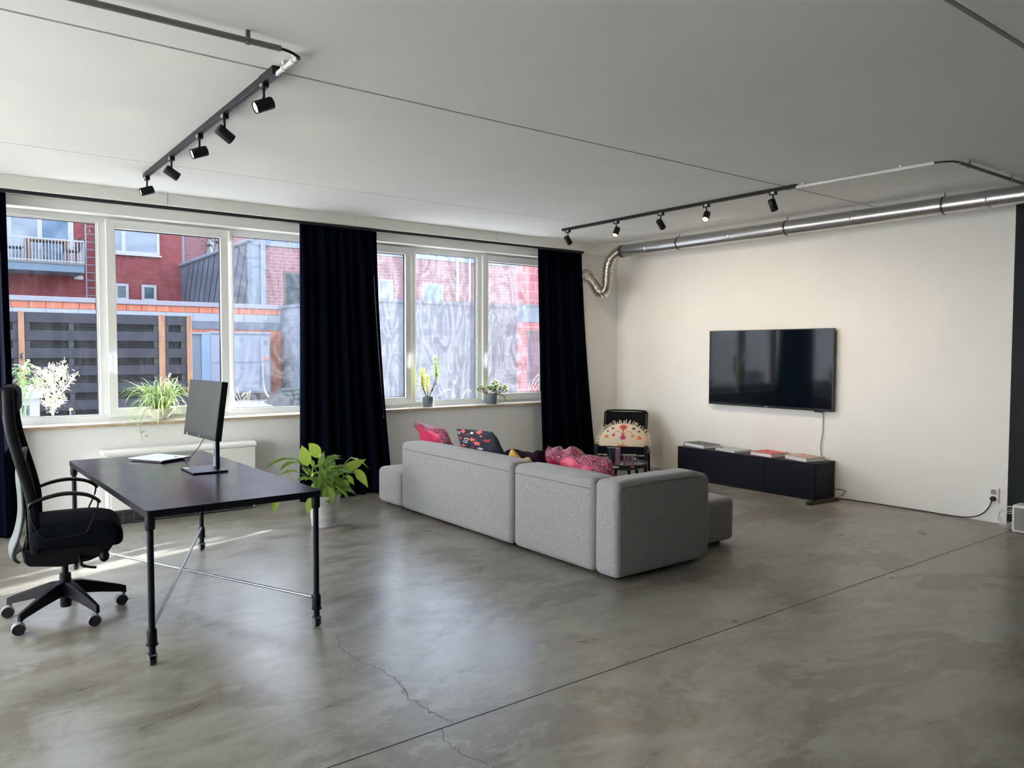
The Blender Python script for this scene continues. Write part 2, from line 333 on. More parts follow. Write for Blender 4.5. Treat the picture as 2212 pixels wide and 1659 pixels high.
# ---------------------------------------------------------------- mesh helpers
class MB:
    def __init__(s): s.v = []; s.f = []; s.mi = []; s.cur = 0
    def add(s, vs, fs):
        o = len(s.v); s.v += [tuple(v) for v in vs]
        for f in fs: s.f.append([o+i for i in f]); s.mi.append(s.cur)
        return s
    def box(s, x0, x1, y0, y1, z0, z1, R=None, o=None):
        vs = [Vector((x, y, z)) for z in (z0, z1) for y in (y0, y1) for x in (x0, x1)]
        if R: vs = [R @ v for v in vs]
        if o: vs = [v+Vector(o) for v in vs]
        return s.add(vs, [(0, 2, 3, 1), (4, 5, 7, 6), (0, 1, 5, 4), (2, 6, 7, 3), (0, 4, 6, 2), (1, 3, 7, 5)])
    def ring(s, c, t, r, n, up=None, sx=1, sy=1):
        t = t.normalized(); up = up or (Vector((0, 0, 1)) if abs(t.z) < .95 else Vector((1, 0, 0)))
        a = t.cross(up).normalized(); b = a.cross(t)
        return [c+a*(cos(2*pi*i/n)*r*sx)+b*(sin(2*pi*i/n)*r*sy) for i in range(n)]
    def tube(s, pts, r, n=10, caps=True, closed=False, sx=1, sy=1, up=None):
        pts = [Vector(p) for p in pts]; k = len(pts); rr = r if hasattr(r, '__len__') else [r]*k
        vs = []; 
        for i, p in enumerate(pts):
            if closed: t = pts[(i+1) % k]-pts[i-1]
            else: t = pts[min(i+1, k-1)]-pts[max(i-1, 0)]
            vs += s.ring(p, t, rr[i], n, up, sx, sy)
        fs = []
        for i in range(k if closed else k-1):
            for j in range(n):
                a = i*n+j; b = i*n+(j+1) % n; c = ((i+1) % k)*n+(j+1) % n; d = ((i+1) % k)*n+j
                fs.append((a, b, c, d))
        if caps and not closed: fs += [tuple(range(n-1, -1, -1)), tuple((k-1)*n+j for j in range(n))]
        return s.add(vs, fs)
    def cyl(s, p0, p1, r0, r1=None, n=24): return s.tube([p0, p1], [r0, r1 if r1 is not None else r0], n)
    def lathe(s, prof, n=32, c=(0, 0, 0), close=True):
        c = Vector(c); vs = []; fs = []; k = len(prof)
        for (r, z) in prof: vs += [c+Vector((cos(2*pi*j/n)*r, sin(2*pi*j/n)*r, z)) for j in range(n)]
        for i in range(k-1):
            for j in range(n): fs.append((i*n+j, i*n+(j+1) % n, (i+1)*n+(j+1) % n, (i+1)*n+j))
        if close: fs += [tuple(range(n-1, -1, -1)), tuple((k-1)*n+j for j in range(n))]
        return s.add(vs, fs)
    def prism(s, poly, h0, h1, ax='z'):
        n = len(poly)
        def P(a, b, h): return {'z': (a, b, h), 'y': (a, h, b), 'x': (h, a, b)}[ax]
        vs = [P(a, b, h0) for a, b in poly]+[P(a, b, h1) for a, b in poly]
        fs = [tuple(range(n-1, -1, -1)), tuple(range(n, 2*n))]+[(i, (i+1) % n, n+(i+1) % n, n+i) for i in range(n)]
        return s.add(vs, fs)
    def grid(s, fn, nu, nv, closed_u=False):
        vs = [Vector(fn(i/(nu), j/(nv))) for j in range(nv+1) for i in range(nu+1)]
        fs = [(j*(nu+1)+i, j*(nu+1)+i+1, (j+1)*(nu+1)+i+1, (j+1)*(nu+1)+i) for j in range(nv) for i in range(nu)]
        return s.add(vs, fs)
    def sphere(s, c, r, n=12, sc_=(1, 1, 1)):
        c = Vector(c); k = max(6, n//2)
        def fn(u, v):
            a = 2*pi*u; b = pi*v
            return c+Vector((cos(a)*sin(b)*r*sc_[0], sin(a)*sin(b)*r*sc_[1], cos(b)*r*sc_[2]))
        return s.grid(fn, n, k)
    def build(s, name, mats, parent=None, loc=None, smooth=38, bevel=0, seg=2, world=False, solid=0, sub=0, rot=None):
        me = bpy.data.meshes.new(name); off = Vector((0, 0, 0))
        vs = s.v
        if world:
            if parent is not None:
                iv = parent.matrix_basis.inverted(); vs = [iv @ Vector(v) for v in vs]
            elif loc is not None: vs = [Vector(v)-Vector(loc) for v in vs]
        me.from_pydata([tuple(v) for v in vs], [], s.f); 
        bm = bmesh.new(); bm.from_mesh(me); bmesh.ops.remove_doubles(bm, verts=bm.verts, dist=1e-5)
        bmesh.ops.recalc_face_normals(bm, faces=bm.faces); bm.to_mesh(me); bm.free()
        if not isinstance(mats, (list, tuple)): mats = [mats]
        for m in mats: me.materials.append(M(m))
        if len(mats) > 1 and len(me.polygons) == len(s.mi): me.polygons.foreach_set('material_index', s.mi)
        if smooth: 
            me.polygons.foreach_set('use_smooth', [True]*len(me.polygons))
            if smooth < 180: me.set_sharp_from_angle(angle=radians(smooth))
        o = bpy.data.objects.new(name, me); col.objects.link(o)
        if parent is not None: o.parent = parent
        if loc is not None: o.location = loc
        if rot is not None: o.rotation_euler = rot
        if solid: md = o.modifiers.new('solidify', 'SOLIDIFY'); md.thickness = solid; md.offset = 0
        if bevel: md = o.modifiers.new('bevel', 'BEVEL'); md.width = bevel; md.segments = seg; md.limit_method = 'ANGLE'; md.angle_limit = radians(40); md.harden_normals = False
        if sub: md = o.modifiers.new('subsurf', 'SUBSURF'); md.levels = sub; md.render_levels = sub
        return o
def tag(o, label, cat, group=None, kind=None):
    o['label'] = label; o['category'] = cat
    if group: o['group'] = group
    if kind: o['kind'] = kind
    return o
def thing(name, label, cat, loc=(0, 0, 0), rz=0, group=None, kind=None):
    o = bpy.data.objects.new(name, None); col.objects.link(o); o.location = loc; o.rotation_euler = (0, 0, rz)
    o.matrix_basis = Matrix.Translation(loc) @ Matrix.Rotation(rz, 4, 'Z')
    o.empty_display_size = .1
    return tag(o, label, cat, group, kind)
def struct(o): o['kind'] = 'structure'; return o
def sroot(name, loc=(0, 0, 0)):
    o = bpy.data.objects.new(name, None); col.objects.link(o); o.location = loc; o.matrix_basis = Matrix.Translation(loc); o['kind'] = 'structure'; return o
def copy_tree(o, parent=None):
    c = o.copy(); col.objects.link(c)
    if parent is not None: c.parent = parent
    for ch in list(o.children): copy_tree(ch, c)
    return c
def bez(p0, p1, p2, n=10, p3=None):
    out = []
    for i in range(n+1):
        t_ = i/n
        if p3 is None: out.append(Vector(p0)*(1-t_)**2+Vector(p1)*2*t_*(1-t_)+Vector(p2)*t_*t_)
        else: out.append(Vector(p0)*(1-t_)**3+Vector(p1)*3*t_*(1-t_)**2+Vector(p2)*3*t_*t_*(1-t_)+Vector(p3)*t_**3)
    return out
def smoothpts(pts, n=6):
    P = [Vector(p) for p in pts]; out = []
    for i in range(len(P)-1):
        a = P[max(i-1, 0)]; b = P[i]; c = P[i+1]; d = P[min(i+2, len(P)-1)]
        for k in range(n):
            t_ = k/n; out.append(.5*((2*b)+(c-a)*t_+(2*a-5*b+4*c-d)*t_*t_+(3*b-a-3*c+d)*t_**3))
    out.append(P[-1]); return out

# ---------------------------------------------------------------- room shell
X0, XR, Y0, YW, ZC = -3.0, 7.62, -4.6, 7.63, 2.94
T = .30; SILL = .885; HEAD = 2.745
W1 = (.26, 3.37); W2 = (3.55, 6.53); W3 = (-2.75, -.50)
# floor with its expansion joint
struct(MB().box(X0, XR+.3, Y0, 2.609, -.12, 0).box(X0, XR+.3, 2.615, YW+T, -.12, 0).box(X0, XR+.3, 2.6085, 2.6155, -.12, -.002).build('floor', 'polished_concrete', smooth=0))
struct(MB().box(X0, XR, 2.6088, 2.6152, -.01, .0006).build('trim_1', 'sealant', smooth=0))
# hairline crack
random.seed(5)
ck = [(727, 1372), (735, 1400), (770, 1424), (830, 1450), (865, 1474), (882, 1500)]
ck2 = [(868, 1487), (885, 1510), (930, 1538), (955, 1550), (978, 1562)]
ck3 = [(950, 1574), (962, 1600), (1005, 1630), (1060, 1656), (1120, 1690)]
def gp(px, py):
    d = _r*((px-1106)/FPX)-_u*((py-829.5)/FPX)+_f; return Vector((0, 0, CAMH))+d*(-CAMH/d.z)
mb = MB()
for seq in (ck, ck2, ck3):
    P = [gp(*p) for p in seq]; Q = []
    for a, b in zip(P[:-1], P[1:]):
        for k in range(10): Q.append(a.lerp(b, k/10)+Vector((random.uniform(-.012, .012), random.uniform(-.012, .012), 0)))
    Q.append(P[-1])
    for i, (a, b) in enumerate(zip(Q[:-1], Q[1:])):
        wd = .0014; n_ = (b-a).cross(Vector((0, 0, 1))).normalized()*wd
        mb.add([a-n_+Vector((0, 0, .0004)), b-n_+Vector((0, 0, .0004)), b+n_+Vector((0, 0, .0004)), a+n_+Vector((0, 0, .0004))], [(0, 1, 2, 3)])
struct(mb.build('trim_2', 'crack', smooth=0))
# ceiling: hollow-core slabs with real joints
mb = MB(); js = [-3.37, -.97, 1.43, 3.83, 6.245]; g = .013
ys = [Y0]+[v for j in js for v in (j-g, j+g)]+[YW+T]
ys[-3] = 6.245-.005; ys[-2] = 6.245+.005; ys[-5] = 3.83-.010; ys[-4] = 3.83+.010
for a, b in zip(ys[::2], ys[1::2]): mb.box(X0, 6.635, a, b, ZC, ZC+.2); mb.box(6.645, XR+.3, a, b, ZC, ZC+.2)
mb.box(6.635, 6.645, Y0, YW+T, ZC+.004, ZC+.2)
mb.box(X0, XR+.3, Y0, YW+T, ZC+.2, ZC+.25)
struct(mb.build('ceiling', 'ceiling_concrete', smooth=0))
mb = MB()
for j, gg, dz in ((1.43, g, .022), (3.83, .010, .008), (6.245, .005, .004), (-.97, g, .02), (-3.37, g, .02)): mb.box(X0, XR, j-gg+.0003, j+gg-.0003, ZC+dz, ZC+.19)
struct(mb.build('trim_3', 'joint_grey', smooth=0))
# window wall
mb = MB()
xs = [X0-.3, W3[0], W3[1], W1[0], W1[1], W2[0], W2[1], XR+.3]
for a, b in zip(xs[::2], xs[1::2]): mb.box(a, b, YW, YW+T, 0, ZC+.2)
for a, b in (W3, W1, W2): mb.box(a, b, YW, YW+T, 0, SILL-.03); mb.box(a, b, YW, YW+T, HEAD, ZC+.2)
struct(mb.build('wall_back', 'window_wall_plaster', smooth=0))
# right wall: white part, then dark panel surface
struct(MB().box(XR, XR+.3, 2.73, YW+.001, 0, ZC).build('wall_right', 'white_plaster', smooth=0, bevel=.004))
struct(MB().box(XR+.006, XR+.3, Y0, 2.7295, 0, ZC).build('wall_right_panel', 'dark_panel', smooth=0))
struct(MB().box(X0-.3, X0, Y0, 2.4, 0, ZC).box(X0-.3, X0, 7.3, YW, 0, ZC).box(X0-.3, X0, 2.4, 7.3, 0, .12).box(X0-.3, X0, 2.4, 7.3, 2.46, ZC).build('wall_left', 'white_plaster', smooth=0))
struct(MB().box(X0-.3, XR+.3, Y0-.3, Y0, 0, ZC).build('wall_front', 'grey_plaster', smooth=0))
# dropped beam above the windows with butt joints
mb = MB(); bx = [X0, 1.72, 3.535, 5.36, XR]
for a, b in zip(bx[:-1], bx[1:]): mb.box(a+.002, b-.002, 7.36, YW, 2.834, ZC)
struct(mb.build('beam', 'beam_paint', smooth=0, bevel=.003)); bpy.data.objects['beam'].name = 'trim_4'

# windows
def frame_rect(mb, x0, x1, z0, z1, w0, y0, y1):
    mb.box(x0, x0+w0, y0, y1, z0, z1).box(x1-w0, x1, y0, y1, z0, z1).box(x0+w0, x1-w0, y0, y1, z0, z0+w0).box(x0+w0, x1-w0, y0, y1, z1-w0, z1)
def window(name, x0, x1, panes, glassmats, sill=True):
    """panes: (kind, xa, xb): fixed pane glass extents or sash outer extents"""
    r = sroot(name, ((x0+x1)/2, 7.8, SILL))
    fz0, fz1 = SILL, HEAD
    mb = MB(); frame_rect(mb, x0, x1, fz0, fz1, .055, 7.795, 7.865)
    edges = [p for k, a, b in panes for p in (a, b)]
    for a, b in zip(edges[1:-1:2], edges[2:-1:2]): mb.box(a, b, 7.795, 7.865, fz0+.055, fz1-.055)
    mb.box(x0+.055, panes[0][1], 7.797, 7.863, fz0+.055, fz1-.055) if panes[0][1] > x0+.056 else None
    mb.box(panes[-1][2], x1-.055, 7.797, 7.863, fz0+.055, fz1-.055) if panes[-1][2] < x1-.056 else None
    mb.build('window_frame', 'pvc_white', r, world=True, smooth=0, bevel=.006)
    gz0, gz1 = .95, 2.685
    for i, (k, a, b) in enumerate(panes):
        if k == 'f':
            m2 = MB(); frame_rect(m2, a-.004, b+.004, gz0-.012, gz1+.012, .018, 7.805, 7.85); m2.build('glazing_bead', 'pvc_white', r, world=True, smooth=0, bevel=.003)
            m2 = MB(); frame_rect(m2, a+.011, b-.011, gz0+.003, gz1-.003, .007, 7.822, 7.84); m2.build('gasket', 'gasket', r, world=True, smooth=0)
            MB().box(a+.014, b-.014, 7.828, 7.834, gz0+.006, gz1-.006).build('glass_pane', glassmats[i], r, world=True, smooth=0)
        else:
            s = MB(); frame_rect(s, a, b, .93, 2.722, .078, 7.765, 7.835); so_ = s.build('sash', 'pvc_white', r, world=True, smooth=0, bevel=.008)
            def sp(mbx, nm, mt, **kw):
                o = mbx.build(nm, mt, None, smooth=kw.get('smooth', 0), bevel=kw.get('bevel', 0)); o.parent = so_
                off = Vector(r.location); 
                for v in o.data.vertices: v.co -= off
                return o
            m2 = MB(); frame_rect(m2, a+.079, b-.079, 1.009, 2.643, .006, 7.80, 7.82); sp(m2, 'gasket', 'gasket')
            sp(MB().box(a+.08, b-.08, 7.808, 7.814, 1.01, 2.642), 'glass_pane', glassmats[i])
            hx = a+.035 if (k == 'sl') else b-.035
            hm = MB().box(hx-.014, hx+.014, 7.755, 7.765, 1.44, 1.52).cyl((hx, 7.765, 1.49), (hx, 7.725, 1.49), .011, n=12)
            hm.tube([(hx, 7.728, 1.50), (hx, 7.722, 1.46), (hx, 7.724, 1.36), (hx, 7.728, 1.345)], [.011, .012, .010, .008], 10)
            sp(hm, 'handle', 'pvc_white', smooth=40)
            hx = b+.005 if (k == 'sl') else a-.005
            for hz in (1.0, 2.62): sp(MB().cyl((hx, 7.757, hz), (hx, 7.757, hz+.10), .011, n=12), 'hinge', 'pvc_white', smooth=40)
    if sill:
        so_ = MB().box(x0+.002, x1-.002, 7.63, 7.795, SILL-.03, SILL).box(x0-.0, x1, 7.604, 7.63, SILL-.03, SILL).build('window_sill', 'sill_board', r, world=True, smooth=0, bevel=.003)
        e = MB().box(x0, x1, 7.5995, 7.6045, SILL-.03, SILL-.004).build('sill_edge', 'sill_edge', None, smooth=0); e.parent = so_
        for v in e.data.vertices: v.co -= Vector(r.location)
    return r
window('window_1', *W1, [('f', .34, 1.22), ('sl', 1.28, 2.37), ('f', 2.41, 3.30)], ['glass_clear', 'glass_clear', 'glass_smeared'])
window('window_2', *W2, [('sr', 3.62, 4.435), ('f', 4.50, 5.38), ('sl', 5.44, 6.47)], ['glass_hazy', 'glass_hazy', 'glass_hazy'])
window('window_3', *W3, [('f', -2.68, -1.66), ('f', -1.60, -.57)], ['glass_open']*2)
r = sroot('window_4', (X0-.15, 4.65, .12)); mb = MB()
for y in (2.4, 4.01, 5.63, 7.24): mb.box(X0-.18, X0-.11, y, y+.06, .12, 2.46)
mb.box(X0-.18, X0-.11, 2.46, 7.24, .12, .18).box(X0-.18, X0-.11, 2.46, 7.24, 2.40, 2.46); mb.build('window_frame', 'pvc_white', r, world=True, smooth=0, bevel=.005)
for y0_, y1_ in ((2.46, 4.01), (4.07, 5.63), (5.69, 7.24)): MB().box(X0-.15, X0-.144, y0_, y1_, .18, 2.40).build('glass_pane', 'glass_open', r, world=True, smooth=0)

# curtain rail
t_ = thing('curtain_rail', 'long black curtain rail under the beam above both windows', 'curtain rail', (3.0, 7.43, 2.81))
MB().box(X0+.05, 6.785, 7.405, 7.44, 2.806, 2.834).build('rail', 'rail_black', t_, world=True, smooth=0, bevel=.004)

# ---------------------------------------------------------------- soft forms
def softbox(mb, x0, x1, y0, y1, z0, z1, r, bulge=(0, 0, 0, 0, 0, 0), n=8):
    lo = Vector((x0, y0, z0)); hi = Vector((x1, y1, z1)); c = (lo+hi)/2; h = (hi-lo)/2
    def axis(a):
        L_ = hi[a]-lo[a]; e = [0, .12*r, .3*r, .55*r, .8*r, r]
        mid = [r+(L_-2*r)*k/n for k in range(1, n)]
        return [lo[a]+v for v in e+mid]+[hi[a]-v for v in reversed(e)]
    ilo = lo+Vector((r,)*3); ihi = hi-Vector((r,)*3)
    for ax in range(3):
        u, v = (ax+1) % 3, (ax+2) % 3; A, B = axis(u), axis(v)
        for side in (0, 1):
            vs = []
            for b_ in B:
                for a_ in A:
                    p = Vector((0, 0, 0)); p[ax] = (lo, hi)[side][ax]; p[u] = a_; p[v] = b_
                    q = Vector([min(max(p[i], ilo[i]), ihi[i]) for i in range(3)])
                    d = p-q; p2 = q+d.normalized()*r
                    # soft bulge on all six sides, depending only on position
                    rel = Vector([(p2[i]-c[i])/h[i] for i in range(3)])
                    for k in range(3):
                        i1, i2 = (k+1) % 3, (k+2) % 3
                        bl = bulge[2*k+(1 if rel[k] > 0 else 0)]
                        p2[k] += (1 if rel[k] > 0 else -1)*bl*max(0, 1-rel[i1]**4)*max(0, 1-rel[i2]**4)*min(1, abs(rel[k]))**2
                    vs.append(p2)
            W = len(A)
            fs = [(j*W+i, j*W+i+1, (j+1)*W+i+1, (j+1)*W+i) for j in range(len(B)-1) for i in range(W-1)]
            mb.add(vs, fs)
    return mb

# ---------------------------------------------------------------- curtains
def curtain(xa, xb, xa2, xb2, folds, seed, label, y=7.445):
    rnd = random.Random(seed); ph = [rnd.uniform(0, 6.3) for _ in range(6)]
    t_ = thing('curtain', label, 'curtain', ((xa+xb)/2, y, 0), group='floor-length black curtains')
    zt = 2.812
    def fn(u, v):
        z = zt-(zt-.012)*v
        a = xa+(xa2-xa)*(v**1.6); b = xb+(xb2-xb)*(v**1.6)
        uu = u+.010*sin(2*pi*u*3+ph[0])
        k = min(1, v*6); amp = (.010+.022*k+.016*v)
        top = .008*(1-min(1, v*14))*sin(2*pi*folds*2.2*u)
        s_ = sin(2*pi*folds*uu+.6*sin(2*pi*u*2+ph[1])+v*.9*sin(5*u+ph[2]))
        s2 = sin(2*pi*folds*.5*uu+ph[3])*.35
        yy = y-amp*(s_+s2)-top-.018*v-(.03*max(0, v-.93)/.07*(1+sin(9*u+ph[4])))
        xx = a+(b-a)*uu+.006*sin(2*pi*folds*uu*2)*v
        return (xx, min(yy, 7.53), z)
    MB().grid(fn, 150, 70).build('curtain_panel', 'curtain_fabric', t_, world=True, smooth=180, solid=.003)
    return t_
curtain(-.42, .505, -.40, .53, 9, 1, 'black curtain at the left edge of the photo, beside the first window')
curtain(2.975, 3.83, 2.94, 4.02, 8, 2, 'wide black floor-length curtain hanging between the two windows')
curtain(6.04, 6.765, 6.10, 6.99, 7, 3, 'black curtain between the second window and the corner with the silver duct')

# ---------------------------------------------------------------- radiator
t_ = thing('radiator', 'low white convector radiator under the first window, behind the desk', 'radiator', (1.85, 7.5, 0))
MB().box(1.225, 2.50, 7.43, 7.585, .125, .61).build('casing', 'radiator_white', t_, world=True, smooth=0, bevel=.006)
mb = MB(); mb.prism([(7.418, .612), (7.418, .632), (7.432, .65), (7.46, .657), (7.59, .657), (7.59, .612)], 1.17, 2.51, 'x')
mb.build('top_cover', 'radiator_white', t_, world=True, smooth=40, bevel=.004)
MB().box(1.205, 1.2245, 7.435, 7.585, .02, .61).build('side_panel', 'radiator_white', t_, world=True, smooth=0, bevel=.003)
MB().box(2.47, 2.495, 7.435, 7.585, .02, .1245).build('side_panel', 'radiator_white', t_, world=True, smooth=0, bevel=.003)
mb = MB()
mb.box(1.232, 2.468, 7.432, 7.44, .012, .020).box(1.232, 2.468, 7.432, 7.44, .062, .070).box(1.232, 2.468, 7.432, 7.44, .112, .120)
for k in range(15): x = 1.232+k*(1.236-.008)/14; mb.box(x, x+.008, 7.432, 7.44, .012, .12)
for z in (.030, .041, .052, .080, .091, .102): mb.box(1.232, 2.468, 7.434, 7.439, z, z+.004)
mb.build('grille', 'grille_grey', t_, world=True, smooth=0)
MB().box(1.232, 2.468, 7.47, 7.58, .004, .12).build('grille_recess', 'grille_dark', t_, world=True, smooth=0)
for x in (1.25, 2.41): MB().box(x, x+.04, 7.48, 7.58, 0, .02).build('foot', 'grille_grey', t_, world=True, smooth=0)

# ---------------------------------------------------------------- desk
DR = radians(1.4); DC = Vector((1.231, 5.058, 0))
t_ = thing('desk', 'large black desk on black pipe legs with small casters', 'desk', DC, DR)
hw, hl, dz = .452, 1.075, .766
mb = MB(); mb.prism([(-hw, -hl+.02), (-hw+.006, -hl+.006), (-hw+.02, -hl), (hw-.02, -hl), (hw-.006, -hl+.006), (hw, -hl+.02), (hw, hl-.02), (hw-.006, hl-.006), (hw-.02, hl), (-hw+.02, hl), (-hw+.006, hl-.006), (-hw, hl-.02)], dz-.004, dz)
mb.build('desk_top', 'desk_top', t_, smooth=0)
mb = MB(); e = .0015
mb.box(-hw+.02, hw-.02, -hl-e, -hl+.012, dz-.034, dz-.0005).box(-hw+.02, hw-.02, hl-.012, hl+e, dz-.034, dz-.0005).box(-hw-e, -hw+.012, -hl+.02, hl-.02, dz-.034, dz-.0005).box(hw-.012, hw+e, -hl+.02, hl-.02, dz-.034, dz-.0005)
for sx in (-1, 1):
    for sy in (-1, 1): mb.cyl((sx*(hw-.02), sy*(hl-.02), dz-.034), (sx*(hw-.02), sy*(hl-.02), dz-.0045), .0212, n=20)
mb.box(-hw+.012, hw-.012, -hl+.012, hl-.012, dz-.03, dz-.0045)
mb.build('edge_rim', 'desk_edge', t_, smooth=30)
LX, LY = hw-.024, hl-.03
for sx in (-1, 1):
    for sy in (-1, 1):
        x, y = sx*LX, sy*LY
        lm = MB().cyl((x, y, .155), (x, y, dz-.09), .0155, n=20)
        lg = lm.build('leg', 'pipe_black', t_)
        def sub(mbx, nm, mt, **kw): 
            o = mbx.build(nm, mt, None, smooth=kw.get('smooth', 38)); o.parent = lg; return o
        sub(MB().lathe([(.0215, dz-.034), (.0235, dz-.05), (.0235, dz-.088), (.021, dz-.098), (.0165, dz-.102)], 20, (x, y, 0)), 'top_fitting', 'pipe_black')
        sub(MB().lathe([(.0165, .185), (.0225, .172), (.0235, .165), (.0235, .108), (.027, .106), (.028, .101), (.027, .097), (.0165, .095), (.0165, .052)], 20, (x, y, 0)), 'bottom_fitting', 'pipe_black')
        cm = MB().box(x-.019, x-.013, y-.02, y+.02, .012, .056).box(x+.013, x+.019, y-.02, y+.02, .012, .056).box(x-.019, x+.019, y-.02, y+.02, .048, .056).cyl((x-.023, y, .02), (x+.023, y, .02), .004, n=10)
        sub(cm, 'caster_fork', 'pipe_steel', smooth=30)
        sub(MB().cyl((x-.011, y, .0205), (x+.011, y, .0205), .0205, n=24), 'wheel', 'black_rubber')
MB().tube([(-LX+.012, -LY+.03, .178), (LX-.012, LY-.03, .178)], .0085, 14).build('cross_brace', 'pipe_steel', t_)
MB().tube([(LX-.012, -LY+.03, .162), (-LX+.012, LY-.03, .162)], .0085, 14).build('cross_brace', 'pipe_steel', t_)

# ---------------------------------------------------------------- monitor, laptop, cable
t_ = thing('monitor', 'black computer monitor on a stand, side-on, on the black desk', 'monitor', (1.385, 5.10, .766))
th = radians(7.5); ya, yb = Vector((1.405, 4.845, 0)), Vector((1.362, 5.415, 0))
wdir = (yb-ya).normalized(); cen = (ya+yb)/2+Vector((0, 0, 1.163)); ndir = Vector((-1, 0, 0)); ndir = (ndir-wdir*ndir.dot(wdir)).normalized()
updir = (Vector((0, 0, 1))*cos(th)-ndir*sin(th)).normalized(); fdir = wdir.cross(updir).normalized()
if fdir.x > 0: fdir = -fdir
RM = Matrix((wdir, updir, fdir)).transposed()
def mbx(x0, x1, y0, y1, z0, z1, mb=None):
    mb = mb or MB(); vs = [cen+RM @ Vector((x, y, z)) for z in (z0, z1) for y in (y0, y1) for x in (x0, x1)]
    return mb.add(vs, [(0, 2, 3, 1), (4, 5, 7, 6), (0, 1, 5, 4), (2, 6, 7, 3), (0, 4, 6, 2), (1, 3, 7, 5)])
hw_, hh_ = .286, .185
mbx(-hw_, hw_, -hh_, hh_, -.040, .0).build('housing', 'monitor_plastic', t_, world=True, smooth=0, bevel=.004)
mbx(-hw_+.006, hw_-.006, -hh_+.024, hh_-.005, -.002, .0008).build('screen', 'monitor_screen', t_, world=True, smooth=0)
mbx(-.012, .012, -hh_+.009, -hh_+.015, -.001, .001).build('logo', 'logo_grey', t_, world=True, smooth=0)
mbx(hw_-.075, hw_-.062, -hh_+.003, -hh_+.018, -.001, .0011).build('sticker', 'label_white', t_, world=True, smooth=0)
MB().box(1.448, 1.474, 5.065, 5.125, .775, 1.215).build('stand_post', 'monitor_plastic', t_, world=True, smooth=0, bevel=.006)
MB().box(1.4462, 1.4482, 5.070, 5.120, .79, 1.00).build('post_trim', 'laptop_silver', t_, world=True, smooth=0)
MB().box(1.4455, 1.4464, 5.086, 5.104, .85, .905).build('cable_slot', 'gasket', t_, world=True, smooth=0)
MB().box(1.40, 1.455, 5.04, 5.15, 1.08, 1.22).build('hinge_head', 'monitor_plastic', t_, world=True, smooth=0, bevel=.01)
MB().box(1.278, 1.492, 4.955, 5.245, .7662, .778).build('stand_base', 'monitor_plastic', t_, world=True, smooth=0, bevel=.003)
MB().box(1.285, 1.315, 5.18, 5.225, .7780, .7788).build('base_label', 'label_white', t_, world=True, smooth=0)
t_ = thing('laptop', 'closed silver laptop lying on the black desk', 'laptop', (1.272, 5.80, .766), radians(-60.0))
MB().box(-.160, .160, -.123, .123, .006, .014).build('body', 'laptop_dark', t_, smooth=0, bevel=.003)
MB().box(-.161, .161, -.124, .124, .0142, .0205).build('lid', 'laptop_silver', t_, smooth=0, bevel=.0025)
MB().cyl((0, 0, .0204), (0, 0, .0208), .017, n=24).build('logo', 'logo_grey', t_)
MB().box(-.13, .13, -.11, -.10, 0, .006).box(-.13, .13, .10, .11, 0, .006).build('rubber_foot', 'black_rubber', t_, smooth=0)
pts = smoothpts([(1.42, 5.19, .985), (1.39, 5.25, .90), (1.37, 5.38, .82), (1.385, 5.52, .774), (1.40, 5.62, .778), (1.39, 5.70, .782), (1.36, 5.75, .789)], 6)
tag(MB().tube([p-Vector((1.39, 5.5, .77)) for p in pts], .0026, 8).build('monitor_cable', 'black_rubber', loc=(1.39, 5.5, .77)), 'thin black cable from the monitor to the laptop', 'cable')

# ---------------------------------------------------------------- office chair
t_ = thing('office_chair', 'black high-back office chair with loop armrests on five casters', 'chair', (.590, 5.060, 0), radians(-7.4))
base0 = radians(4+7.4)
MB().lathe([(.012, .055), (.028, .055), (.030, .065), (.030, .245), (.026, .25)], 24).build('base_column', 'chair_plastic', t_)
MB().cyl((0, 0, .24), (0, 0, .37), .017, n=20).build('gas_cylinder', 'chair_plastic', t_)
mb = MB().lathe([(.03, .125), (.048, .13), (.052, .17), (.045, .20), (.03, .205)], 24)
for k in range(5):
    a = base0+k*2*pi/5; d = Vector((cos(a), sin(a), 0)); s_ = Vector((-sin(a), cos(a), 0))
    sec = []
    for (q, w_, zb, zt) in ((.02, .028, .125, .203), (.08, .026, .122, .198), (.18, .020, .105, .165), (.285, .014, .082, .128), (.322, .012, .070, .112)):
        c_ = d*q; sec.append([c_-s_*w_+Vector((0, 0, zb)), c_+s_*w_+Vector((0, 0, zb)), c_+s_*w_*.75+Vector((0, 0, zt)), c_-s_*w_*.75+Vector((0, 0, zt))])
    vs = [v for s4 in sec for v in s4]; fs = [(0, 1, 2, 3), (16, 19, 18, 17)]
    for i in range(4):
        for j in range(4): fs.append((i*4+j, i*4+4+j, i*4+4+(j+1) % 4, i*4+(j+1) % 4))
    mb.add(vs, fs)
mb.build('star_base', 'chair_plastic', t_, smooth=30, bevel=.003)
crot = [30, 200, 60, 75, 100]
